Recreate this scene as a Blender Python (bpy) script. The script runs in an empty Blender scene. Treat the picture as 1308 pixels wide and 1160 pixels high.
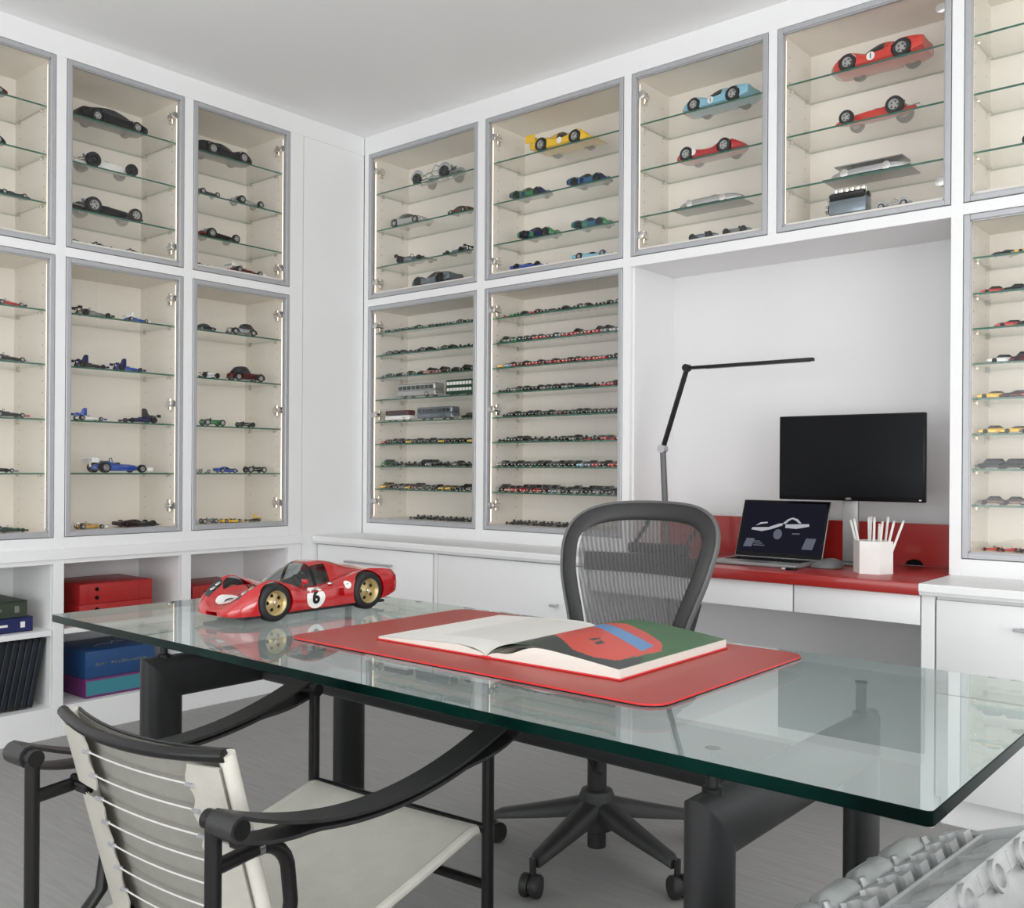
import bpy, bmesh, math, random
from mathutils import Vector, Matrix
from mathutils.bvhtree import BVHTree

R = math.radians
SC = bpy.context.scene
COL = SC.collection
random.seed(7)

# ------------------------------------------------------------------ camera
cd = bpy.data.cameras.new('camera')
cam = bpy.data.objects.new('camera', cd)
COL.objects.link(cam)
cd.sensor_fit = 'HORIZONTAL'
cd.sensor_width = 36.0
cd.lens = 1232.6 / 1308 * 36.0
cd.shift_y = 18.5 / 1308
cd.clip_start = 0.05
cam.matrix_world = (Matrix.Translation((0, 0, 1.127)) @ Matrix.Rotation(R(40.189), 4, 'Z')
                    @ Matrix.Rotation(R(90), 4, 'X') @ Matrix.Rotation(R(0.353), 4, 'Z'))
SC.camera = cam

# ------------------------------------------------------------------ world, light, exposure
w = bpy.data.worlds.new('world'); SC.world = w
w.use_nodes = True
bgn = w.node_tree.nodes['Background']
bgn.inputs['Color'].default_value = (0.86, 0.93, 1.0, 1)
bgn.inputs['Strength'].default_value = 1.0

def area(name, loc, rot, sx, sy, power, color=(1, 1, 1)):
    l = bpy.data.lights.new(name, 'AREA'); l.shape = 'RECTANGLE'
    l.size = sx; l.size_y = sy; l.energy = power; l.color = color
    o = bpy.data.objects.new(name, l); COL.objects.link(o)
    o.location = loc; o.rotation_euler = rot
    return o
# daylight entering by the tall windows behind and to the right of the camera
area('window_daylight_rear', (-0.6, -2.95, 1.25), (R(122), 0, 0), 5.2, 2.3, 128, (1.0, 1.0, 0.995))
area('window_daylight_side', (3.25, -0.6, 1.25), (R(122), 0, R(90)), 3.6, 2.3, 165, (1.0, 1.0, 0.995))
SC.view_settings.view_transform = 'Standard'
SC.view_settings.look = 'None'
SC.view_settings.gamma = 1.0
SC.view_settings.use_curve_mapping = False
SC.view_settings.exposure = 0.0
SC.cycles.transparent_max_bounces = 32
SC.cycles.max_bounces = 10
SC.cycles.diffuse_bounces = 5
SC.cycles.glossy_bounces = 5

# ------------------------------------------------------------------ key measures (metres)
XL = -4.018          # face of the cabinets on the left wall
YB = 3.4947          # face of the upper cabinets on the back wall
YC = 3.185           # face of the base cabinets on the back wall
ZCEIL = 2.925
ZCT = 0.772          # counter top
ZT = 0.73            # glass desk top
YNB = 3.84           # back of the niche

# ------------------------------------------------------------------ materials
def lin(c):
    c = c / 255.0
    return c / 12.92 if c <= 0.04045 else ((c + 0.055) / 1.055) ** 2.4
def rgb(r, g, b):
    return (lin(r), lin(g), lin(b), 1)

MATS = {}
def mat(name, col, rough=0.5, metal=0.0, var=0.0, scale=8.0, bump=0.0, bscale=200.0, stretch=None, coat=0.0, spec=0.5, emit=0.0):
    m = bpy.data.materials.new(name); m.use_nodes = True
    nt = m.node_tree; p = nt.nodes['Principled BSDF']
    p.inputs['Base Color'].default_value = col
    p.inputs['Roughness'].default_value = rough
    p.inputs['Metallic'].default_value = metal
    p.inputs['Coat Weight'].default_value = coat
    p.inputs['Specular IOR Level'].default_value = spec
    if emit:
        p.inputs['Emission Color'].default_value = col
        p.inputs['Emission Strength'].default_value = emit
    tc = nt.nodes.new('ShaderNodeTexCoord')
    mp = nt.nodes.new('ShaderNodeMapping')
    nt.links.new(tc.outputs['Object'], mp.inputs['Vector'])
    if stretch: mp.inputs['Scale'].default_value = stretch
    n = nt.nodes.new('ShaderNodeTexNoise'); n.inputs['Scale'].default_value = scale; n.inputs['Detail'].default_value = 4
    nt.links.new(mp.outputs['Vector'], n.inputs['Vector'])
    if var:
        mx = nt.nodes.new('ShaderNodeMixRGB'); mx.blend_type = 'MULTIPLY'; mx.inputs['Fac'].default_value = 1
        rp = nt.nodes.new('ShaderNodeMapRange')
        rp.inputs['From Min'].default_value = 0.3; rp.inputs['From Max'].default_value = 0.7
        rp.inputs['To Min'].default_value = 1 - var; rp.inputs['To Max'].default_value = 1.0
        nt.links.new(n.outputs['Fac'], rp.inputs['Value'])
        mx.inputs['Color1'].default_value = col
        nt.links.new(rp.outputs['Result'], mx.inputs['Color2'])
        nt.links.new(mx.outputs['Color'], p.inputs['Base Color'])
    rr = nt.nodes.new('ShaderNodeMapRange')
    rr.inputs['To Min'].default_value = max(0.0, rough - 0.04); rr.inputs['To Max'].default_value = min(1.0, rough + 0.04)
    nt.links.new(n.outputs['Fac'], rr.inputs['Value']); nt.links.new(rr.outputs['Result'], p.inputs['Roughness'])
    if bump:
        n2 = nt.nodes.new('ShaderNodeTexNoise'); n2.inputs['Scale'].default_value = bscale
        nt.links.new(mp.outputs['Vector'], n2.inputs['Vector'])
        b = nt.nodes.new('ShaderNodeBump'); b.inputs['Strength'].default_value = bump; b.inputs['Distance'].default_value = 0.002
        nt.links.new(n2.outputs['Fac'], b.inputs['Height']); nt.links.new(b.outputs['Normal'], p.inputs['Normal'])
    MATS[name] = m
    return m

def glass(name, tint, f0=0.04, rough=0.0, diffuse=0.0, dcol=(0.5, 0.5, 0.5, 1), ex=5.0):
    """clear sheet glass: straight-through light plus a Schlick reflection on each face"""
    m = bpy.data.materials.new(name); m.use_nodes = True
    nt = m.node_tree; nt.nodes.clear()
    out = nt.nodes.new('ShaderNodeOutputMaterial')
    tr = nt.nodes.new('ShaderNodeBsdfTransparent'); tr.inputs['Color'].default_value = tint
    gl = nt.nodes.new('ShaderNodeBsdfGlossy'); gl.inputs['Roughness'].default_value = rough
    gl.inputs['Color'].default_value = (1, 1, 1, 1)
    geo = nt.nodes.new('ShaderNodeNewGeometry')
    dot = nt.nodes.new('ShaderNodeVectorMath'); dot.operation = 'DOT_PRODUCT'
    nt.links.new(geo.outputs['Normal'], dot.inputs[0]); nt.links.new(geo.outputs['Incoming'], dot.inputs[1])
    def M(op, a, b=None):
        x = nt.nodes.new('ShaderNodeMath'); x.operation = op
        for i, q in enumerate((a, b)):
            if q is None: continue
            if isinstance(q, (int, float)): x.inputs[i].default_value = q
            else: nt.links.new(q, x.inputs[i])
        return x.outputs[0]
    ab = M('ABSOLUTE', dot.outputs['Value'])
    inv = M('SUBTRACT', 1.0, ab)
    p5 = M('POWER', inv, ex)
    F = M('ADD', M('MULTIPLY', p5, 1 - f0), f0)
    base = tr.outputs[0]
    if diffuse:
        df = nt.nodes.new('ShaderNodeBsdfDiffuse'); df.inputs['Color'].default_value = dcol
        ms = nt.nodes.new('ShaderNodeMixShader'); ms.inputs[0].default_value = diffuse
        nt.links.new(tr.outputs[0], ms.inputs[1]); nt.links.new(df.outputs[0], ms.inputs[2]); base = ms.outputs[0]
    mx = nt.nodes.new('ShaderNodeMixShader')
    nt.links.new(F, mx.inputs[0]); nt.links.new(base, mx.inputs[1]); nt.links.new(gl.outputs[0], mx.inputs[2])
    nt.links.new(mx.outputs[0], out.inputs['Surface'])
    MATS[name] = m
    return m

def emis(name, col, strength):
    m = bpy.data.materials.new(name); m.use_nodes = True
    nt = m.node_tree; nt.nodes.clear()
    out = nt.nodes.new('ShaderNodeOutputMaterial'); e = nt.nodes.new('ShaderNodeEmission')
    e.inputs['Color'].default_value = col; e.inputs['Strength'].default_value = strength
    nt.links.new(e.outputs[0], out.inputs['Surface'])
    MATS[name] = m
    return m

mat('white_paint', (0.85, 0.85, 0.85, 1), 0.38, var=0.02, scale=3)
mat('wall_paint', (0.77, 0.77, 0.77, 1), 0.7, var=0.02, scale=2, bump=0.02, bscale=300)
mat('ceiling_paint', (0.93, 0.93, 0.93, 1), 0.85, var=0.02, scale=2)
mat('floor_cloth', rgb(160, 159, 157), 0.75, var=0.14, scale=5, stretch=(1.2, 14, 1), bump=0.15, bscale=60)
mat('cream_board', (0.83, 0.79, 0.72, 1), 0.5, var=0.02, scale=3)
mat('aluminium', (0.48, 0.485, 0.505, 1), 0.42, 0.4, var=0.05, scale=30)
mat('chrome', (0.75, 0.73, 0.70, 1), 0.18, 1.0)
mat('dark_hole', (0.10, 0.095, 0.085, 1), 0.8)
mat('gap_shadow', (0.25, 0.25, 0.25, 1), 0.8)
mat('shelf_edge', rgb(58, 104, 88), 0.15, var=0.15, scale=20)
glass('pane_glass', (0.99, 0.99, 0.99, 1), 0.014)
glass('shelf_glass', (0.975, 0.985, 0.978, 1))
glass('desk_glass', (0.90, 0.945, 0.935, 1), 0.045, 0.0, 0.19, (0.70, 0.80, 0.78, 1), 6.0)
glass('shelf_side', (0.70, 0.76, 0.73, 1), 0.04)
mat('desk_edge', (0.002, 0.022, 0.017, 1), 0.12, var=0.85, scale=4, coat=0.0, spec=0.05)
emis('led_light', (1.0, 0.82, 0.64, 1), 3.0)
mat('led_profile', (0.8, 0.78, 0.74, 1), 0.5)
mat('black_metal', (0.015, 0.015, 0.016, 1), 0.42, 0.0, var=0.1, scale=30, bump=0.04, bscale=400, spec=0.35)
mat('black_frame', (0.009, 0.009, 0.009, 1), 0.34, 0.0, spec=0.3)
mat('black_leather', (0.022, 0.022, 0.022, 1), 0.42, var=0.25, scale=25, bump=0.25, bscale=350)
mat('sling_front', rgb(205, 202, 192), 0.6, var=0.08, scale=20, bump=0.2, bscale=260)
mat('sling_flap', rgb(182, 179, 169), 0.6, var=0.1, scale=20, bump=0.2, bscale=260)
mat('sling_back', rgb(138, 136, 128), 0.75, var=0.1, scale=30, bump=0.2, bscale=300)
mat('wire_white', rgb(205, 205, 200), 0.35)
mat('red_leather', rgb(170, 62, 56), 0.38, var=0.08, scale=12, bump=0.15, bscale=420)
mat('red_edge', rgb(205, 40, 42), 0.35)
mat('red_lacquer', rgb(160, 36, 32), 0.30, var=0.06, scale=6, coat=0.3)
mat('plastic_graphite', rgb(50, 50, 50), 0.5, var=0.1, scale=30)
mat('plastic_dark', rgb(40, 40, 40), 0.5, var=0.1, scale=30)
mat('plastic_midgrey', rgb(98, 98, 98), 0.42, var=0.06, scale=30)
mat('paper', rgb(236, 234, 228), 0.6, var=0.04, scale=10)
mat('paper_block', rgb(224, 222, 212), 0.7, var=0.12, scale=90, stretch=(1, 1, 20))
mat('screen_black', rgb(16, 17, 20), 0.22, var=0.1, scale=4, spec=0.1)
mat('bezel_black', rgb(12, 12, 13), 0.3, spec=0.2)
mat('laptop_grey', rgb(150, 150, 150), 0.4, 0.5)
mat('cast_aluminium', (0.60, 0.60, 0.60, 1), 0.42, 0.55, var=0.2, scale=14, bump=0.3, bscale=90)
mat('tyre', rgb(26, 26, 27), 0.6, var=0.2, scale=30)
mat('car_glass', (0.018, 0.022, 0.026, 1), 0.08, coat=0.5)
PAL = dict(black=(16, 16, 17), charcoal=(48, 50, 52), grey=(120, 122, 120), silver=(178, 180, 178), steel=(120, 132, 140), white=(236, 235, 231),
           red=(176, 24, 30), orangered=(206, 52, 36), maroon=(86, 24, 26), brown=(98, 72, 60), orange=(214, 88, 44), yellow=(236, 190, 34), gold=(196, 150, 60),
           green=(36, 124, 66), darkgreen=(24, 62, 44), bluegreen=(30, 96, 130), blue=(36, 78, 170), navy=(24, 32, 84), lightblue=(134, 188, 208),
           cream=(214, 202, 170), pink=(196, 120, 110), alloy=(168, 168, 164), teal=(48, 120, 110))
for k, v in PAL.items():
    met = 0.6 if k in ('silver', 'steel') else 0.0
    dk = k in ('black', 'charcoal', 'navy', 'maroon', 'darkgreen')
    mat('paint_' + k, rgb(*v), 0.3 if dk else 0.25, met, var=0.04, scale=20, coat=0.08 if dk else (0.5 if not met else 0.2), spec=0.3 if dk else 0.5)
def paint(k):
    return MATS['tyre'] if k == 'tyre' else MATS['paint_' + k]

# ------------------------------------------------------------------ mesh helpers
class MB:
    def __init__(self):
        self.v = []; self.f = []; self.m = []; self.M = Matrix.Identity(4); self.cur = 0
    def add(self, vs, fs, mi=None):
        o = len(self.v); mi = self.cur if mi is None else mi
        self.v += [tuple(self.M @ Vector(p)) for p in vs]
        for q in fs:
            self.f.append(tuple(i + o for i in q)); self.m.append(mi)
        return self
    def box(self, x0, x1, y0, y1, z0, z1, mi=None):
        vs = [(x0, y0, z0), (x1, y0, z0), (x1, y1, z0), (x0, y1, z0), (x0, y0, z1), (x1, y0, z1), (x1, y1, z1), (x0, y1, z1)]
        return self.add(vs, [(0, 3, 2, 1), (4, 5, 6, 7), (0, 1, 5, 4), (1, 2, 6, 5), (2, 3, 7, 6), (3, 0, 4, 7)], mi)
    def rbox(self, x0, x1, y0, y1, z0, z1, b=0.002, seg=2, mi=None):
        bm = bmesh.new(); bmesh.ops.create_cube(bm, size=1)
        for vv in bm.verts:
            vv.co = Vector(((x0 + x1) / 2 + vv.co.x * (x1 - x0), (y0 + y1) / 2 + vv.co.y * (y1 - y0), (z0 + z1) / 2 + vv.co.z * (z1 - z0)))
        b = min(b, 0.49 * min(x1 - x0, y1 - y0, z1 - z0))
        bmesh.ops.bevel(bm, geom=list(bm.edges), offset=b, segments=seg, profile=0.5, affect='EDGES')
        bm.verts.index_update()
        self.add([tuple(p.co) for p in bm.verts], [tuple(p.index for p in q.verts) for q in bm.faces], mi)
        bm.free(); return self
    def prism(self, pts, z0, z1, mi=None, axis='z'):
        n = len(pts)
        def P(p, h):
            return (p[0], p[1], h) if axis == 'z' else ((p[0], h, p[1]) if axis == 'y' else (h, p[0], p[1]))
        vs = [P(p, z0) for p in pts] + [P(p, z1) for p in pts]
        fs = [tuple(range(n))[::-1], tuple(range(n, 2 * n))] + [(i, (i + 1) % n, n + (i + 1) % n, n + i) for i in range(n)]
        return self.add(vs, fs, mi)
    def tube(self, path, r, n=10, closed=False, cap=True, mi=None, flat=None):
        """round tube along a path; flat=(a, b, normal) gives an elliptical section"""
        P = [Vector(p) for p in path]; L = len(P)
        rs = r if isinstance(r, (list, tuple)) else [r] * L
        T = []
        for i in range(L):
            a = P[i - 1] if (i > 0 or closed) else P[i]
            b = P[(i + 1) % L] if (i < L - 1 or closed) else P[i]
            T.append((b - a).normalized())
        up = Vector((0, 0, 1)) if abs(T[0].z) < 0.9 else Vector((1, 0, 0))
        if flat: up = Vector(flat[2])
        N = (up - T[0] * up.dot(T[0])).normalized()
        vs = []
        for i in range(L):
            if flat: N = (up - T[i] * up.dot(T[i])).normalized()
            else:
                N = (N - T[i] * N.dot(T[i])).normalized()
            B = T[i].cross(N)
            ra, rb = (rs[i], rs[i]) if not flat else (flat[0] * rs[i], flat[1] * rs[i])
            for k in range(n):
                a = 2 * math.pi * k / n
                vs.append(tuple(P[i] + N * (ra * math.cos(a)) + B * (rb * math.sin(a))))
        fs = []
        for i in range(L if closed else L - 1):
            j = (i + 1) % L
            for k in range(n):
                k2 = (k + 1) % n
                fs.append((i * n + k, i * n + k2, j * n + k2, j * n + k))
        if cap and not closed:
            fs.append(tuple(range(n))[::-1]); fs.append(tuple(range((L - 1) * n, L * n)))
        return self.add(vs, fs, mi)
    def cyl(self, p0, p1, r, n=14, mi=None, r1=None):
        return self.tube([p0, p1], [r, r if r1 is None else r1], n, mi=mi)
    def lathe(self, prof, n=20, M=None, mi=None, cap=True):
        """profile [(r, h)] turned about local z of M"""
        M = M or Matrix.Identity(4)
        vs = []; fs = []
        for (r, h) in prof:
            for k in range(n):
                a = 2 * math.pi * k / n
                vs.append(tuple(M @ Vector((r * math.cos(a), r * math.sin(a), h))))
        for i in range(len(prof) - 1):
            for k in range(n):
                k2 = (k + 1) % n
                fs.append((i * n + k, i * n + k2, (i + 1) * n + k2, (i + 1) * n + k))
        if cap and prof[0][0] > 1e-6: fs.append(tuple(range(n))[::-1])
        if cap and prof[-1][0] > 1e-6: fs.append(tuple(range((len(prof) - 1) * n, len(prof) * n)))
        return self.add(vs, fs, mi)
    def grid(self, nx, ny, fn, mi=None, mfn=None):
        vs = [fn(i / nx, j / ny) for j in range(ny + 1) for i in range(nx + 1)]
        o = len(self.v)
        self.v += [tuple(self.M @ Vector(p)) for p in vs]
        for j in range(ny):
            for i in range(nx):
                a = o + j * (nx + 1) + i
                self.f.append((a, a + 1, a + nx + 2, a + nx + 1))
                self.m.append(mfn((i + .5) / nx, (j + .5) / ny) if mfn else (self.cur if mi is None else mi))
        return self
    def mesh(self, name, mats, smooth=35, recalc=True):
        me = bpy.data.meshes.new(name)
        me.from_pydata(self.v, [], self.f)
        for q in mats: me.materials.append(MATS[q] if isinstance(q, str) else q)
        if len(mats) > 1: me.polygons.foreach_set('material_index', self.m)
        if recalc:
            bm = bmesh.new(); bm.from_mesh(me)
            bmesh.ops.remove_doubles(bm, verts=bm.verts, dist=1e-6)
            bmesh.ops.recalc_face_normals(bm, faces=bm.faces)
            bm.to_mesh(me); bm.free()
        if smooth:
            me.shade_smooth(); me.set_sharp_from_angle(angle=R(smooth))
        me.update()
        return me
    def build(self, name, mats, parent=None, smooth=35, recalc=True, loc=None):
        if isinstance(mats, str): mats = [mats]
        return obj(name, self.mesh(name, mats, smooth, recalc), parent, loc)

def obj(name, me, parent=None, loc=None):
    o = bpy.data.objects.new(name, me); COL.objects.link(o)
    if parent is not None: o.parent = parent
    if loc is not None: o.location = loc
    return o
def tag(o, label=None, cat=None, group=None, kind=None):
    if label: o['label'] = label
    if cat: o['category'] = cat
    if group: o['group'] = group
    if kind: o['kind'] = kind
    return o
def thing(name, label, cat, loc=(0, 0, 0), rz=0.0, group=None):
    o = bpy.data.objects.new(name, None); COL.objects.link(o)
    o.empty_display_size = 0.05
    o.location = loc; o.rotation_euler = (0, 0, rz)
    return tag(o, label, cat, group)
def struct(name, mb, mats, parent=None, smooth=35):
    o = mb.build(name, mats, parent, smooth)
    if parent is None: o['kind'] = 'structure'
    return o
def catmull(pts, sub):
    """smooth a list of tuples (any length)"""
    out = []; n = len(pts)
    for i in range(n - 1):
        p0 = pts[max(i - 1, 0)]; p1 = pts[i]; p2 = pts[i + 1]; p3 = pts[min(i + 2, n - 1)]
        for k in range(sub):
            t = k / sub
            out.append(tuple(0.5 * (2 * b + (c - a) * t + (2 * a - 5 * b + 4 * c - d) * t * t + (-a + 3 * b - 3 * c + d) * t ** 3)
                             for a, b, c, d in zip(p0, p1, p2, p3)))
    out.append(tuple(pts[-1]))
    return out
def text_mesh(body, size, align='CENTER', bold=0.0):
    cu = bpy.data.curves.new('lettering', 'FONT'); cu.body = body; cu.size = size
    cu.align_x = align; cu.align_y = 'CENTER'; cu.offset = bold; cu.resolution_u = 3
    o = bpy.data.objects.new('lettering_tmp', cu); COL.objects.link(o)
    dg = bpy.context.evaluated_depsgraph_get()
    me = o.evaluated_get(dg).to_mesh()
    vs = [tuple(v.co) for v in me.vertices]; fs = [tuple(p.vertices) for p in me.polygons]
    o.evaluated_get(dg).to_mesh_clear()
    bpy.data.objects.remove(o); bpy.data.curves.remove(cu)
    return vs, fs
# wall frames: (s along the wall to the right, d into the wall, z up)
def wloc(wall, s, d, z):
    return (XL - d, s, z) if wall == 'left' else (s, YB + d, z)
def wrot(wall):
    return R(90) if wall == 'left' else 0.0
# ------------------------------------------------------------------ room shell
struct('floor', MB().box(-4.5, 3.4, -3.1, 3.95, -0.05, 0), 'floor_cloth')
struct('ceiling', MB().box(-4.5, 3.4, -3.1, 3.95, ZCEIL, ZCEIL + 0.05), 'ceiling_paint')
struct('wall_left', MB().box(-4.5, -4.43, -3.1, 3.95, 0, ZCEIL), 'wall_paint')
struct('wall_back', MB().box(-4.43, 3.4, YNB, 3.95, 0, ZCEIL), 'wall_paint')
mb = MB(); y0, y1, z0, z1 = -2.4, 1.2, 0.08, 2.7     # wall right with a window opening
mb.box(3.3, 3.4, -3.1, y0, 0, ZCEIL).box(3.3, 3.4, y1, YNB, 0, ZCEIL).box(3.3, 3.4, y0, y1, 0, z0).box(3.3, 3.4, y0, y1, z1, ZCEIL)
struct('wall_right', mb, 'wall_paint')
mb = MB(); x0, x1 = -3.2, 2.0
mb.box(-4.43, x0, -3.1, -3.0, 0, ZCEIL).box(x1, 3.3, -3.1, -3.0, 0, ZCEIL).box(x0, x1, -3.1, -3.0, 0, z0).box(x0, x1, -3.1, -3.0, z1, ZCEIL)
struct('wall_rear', mb, 'wall_paint')
def window(name, M, wd, h):
    mb = MB(); mb.M = M; f = 0.05
    mb.box(0, wd, 0, .06, 0, f).box(0, wd, 0, .06, h - f, h)
    for k in range(4):
        x = k * (wd - f) / 3
        mb.box(x, x + f, 0, .06, f, h - f)
    o = struct(name, mb, 'white_paint')
    pm = MB(); pm.M = M; pm.box(f, wd - f, .025, .031, f, h - f)
    pm.build('window_pane', 'pane_glass', o, 0)
window('window_1', Matrix.Translation((x0, -3.09, z0)), x1 - x0, z1 - z0)
window('window_2', Matrix.Translation((3.39, y0, z0)) @ Matrix.Rotation(R(90), 4, 'Z'), y1 - y0, z1 - z0)

# ------------------------------------------------------------------ cabinet face frames (white painted rails and stiles)
ZU0, ZU1, ZL0, ZL1 = 2.0412, 2.8236, 0.8313, 1.9969
LD = [(1.283, 1.8235), (1.8714, 2.4093), (2.4599, 3.0015)]          # doors on the left wall
BDX = dict(A=(-3.9815, -3.1879), B=(-3.133, -2.3335), C=(-2.2904, -1.6653), D=(-1.6241, -0.9917), E=(-0.9475, -0.318))
TH = 0.022; G = 0.0025
def framebar(parent, name, wall, s0, s1, z0, z1, d0=0.0, d1=TH):
    mb = MB()
    if wall == 'left': mb.rbox(XL - d1, XL - d0, s0, s1, z0, z1, 0.0012, 1)
    else: mb.rbox(s0, s1, YB + d0, YB + d1, z0, z1, 0.0012, 1)
    return mb.build(name, 'white_paint', parent)
# left wall frame; the crown rail carries the other pieces
t1 = framebar(None, 'trim_1', 'left', -3.0, YB, ZU1 + G, ZCEIL); t1['kind'] = 'structure'
sti = [(1.236, 1.283 - G), (1.8235 + G, 1.8714 - G), (2.4093 + G, 2.4599 - G), (3.0015 + G, 3.085)]
for a, b in sti: framebar(t1, 'stile', 'left', a, b, 0.0, ZU1 + G)
for (a, b) in LD:
    framebar(t1, 'rail', 'left', a - G, b + G, ZL1 + G, ZU0 - G)
    framebar(t1, 'rail', 'left', a - G, b + G, 0.719, ZL0 - G)
    framebar(t1, 'plinth', 'left', a - G, b + G, 0.0, 0.127)
framebar(t1, 'wall_panel', 'left', 3.089, YB, 0.0, ZU1 + G, 0.002)
framebar(t1, 'groove_backing', 'left', 3.083, 3.091, 0.0, ZU1 + G, 0.008).data.materials[0] = MATS['gap_shadow']
framebar(t1, 'wall_panel', 'left', -3.0, 1.234, 0.0, ZU1 + G, 0.001)
framebar(t1, 'ledge', 'left', -3.0, 3.082, 0.738, 0.783, -0.012, -0.0002)
# back wall frame
t2 = framebar(None, 'trim_2', 'back', XL + 0.0005, 3.3, ZU1 + G, ZCEIL); t2['kind'] = 'structure'
for a, b in [(XL + 0.0005, -3.9815 - G), (-3.1879 + G, -3.133 - G), (-2.3335 + G, -2.2904 - G), (-0.9917 + G, -0.9475 - G), (-0.318 + G, -0.27)]:
    framebar(t2, 'stile', 'back', a, b, ZCT, ZU1 + G)
framebar(t2, 'stile', 'back', -1.6653 + G, -1.6241 - G, ZU0 - G, ZU1 + G)
for k in 'ABE':
    a, b = BDX[k]
    framebar(t2, 'rail', 'back', a - G, b + G, ZL1 + G, ZU0 - G)
    framebar(t2, 'rail', 'back', a - G, b + G, ZCT, ZL0 - G)
framebar(t2, 'rail', 'back', -2.2904 - G, -0.9917 + G, 1.997, ZU0 - G)
framebar(t2, 'wall_panel', 'back', -0.268, 3.3, ZCT, ZU1 + G, 0.001)
# niche lining
nb = MB(); nb.box(-2.3, -2.283, YB + TH, YNB, ZCT, 2.0)
struct('wall_niche_left', nb, 'white_paint')
nb = MB(); nb.box(-0.991, -0.974, YB + TH, YNB, ZCT, 2.0)
struct('wall_niche_right', nb, 'white_paint')
nb = MB(); nb.box(-2.3, -0.974, YB + TH, YNB, 2.0, 2.016)
struct('ceiling_niche', nb, 'white_paint')

# ------------------------------------------------------------------ glazed display cabinets
pin_me = MB().lathe([(0.0045, 0), (0.0045, 0.012), (0.007, 0.012), (0.007, 0.017), (0, 0.017)], 8).mesh('shelf_pin', ['chrome'])
hm = MB()
hm.rbox(-0.006, 0.016, -0.024, 0.03, -0.011, 0.011, 0.003, 2)        # arm
hm.rbox(-0.004, 0.004, 0.01, 0.034, -0.028, 0.028, 0.002, 1)         # mounting plate
hm.lathe([(0.0, 0), (0.017, 0), (0.017, 0.008), (0.012, 0.010), (0, 0.010)], 14, Matrix.Translation((0.012, -0.026, 0)) @ Matrix.Rotation(R(90), 4, 'X'))
hm.lathe([(0, 0), (0.004, 0), (0.004, 0.004), (0, 0.004)], 8, Matrix.Translation((0.004, 0.024, 0.018)) @ Matrix.Rotation(R(90), 4, 'Y'))
hinge_me = hm.mesh('hinge', ['chrome'])
CAB = {}
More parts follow.
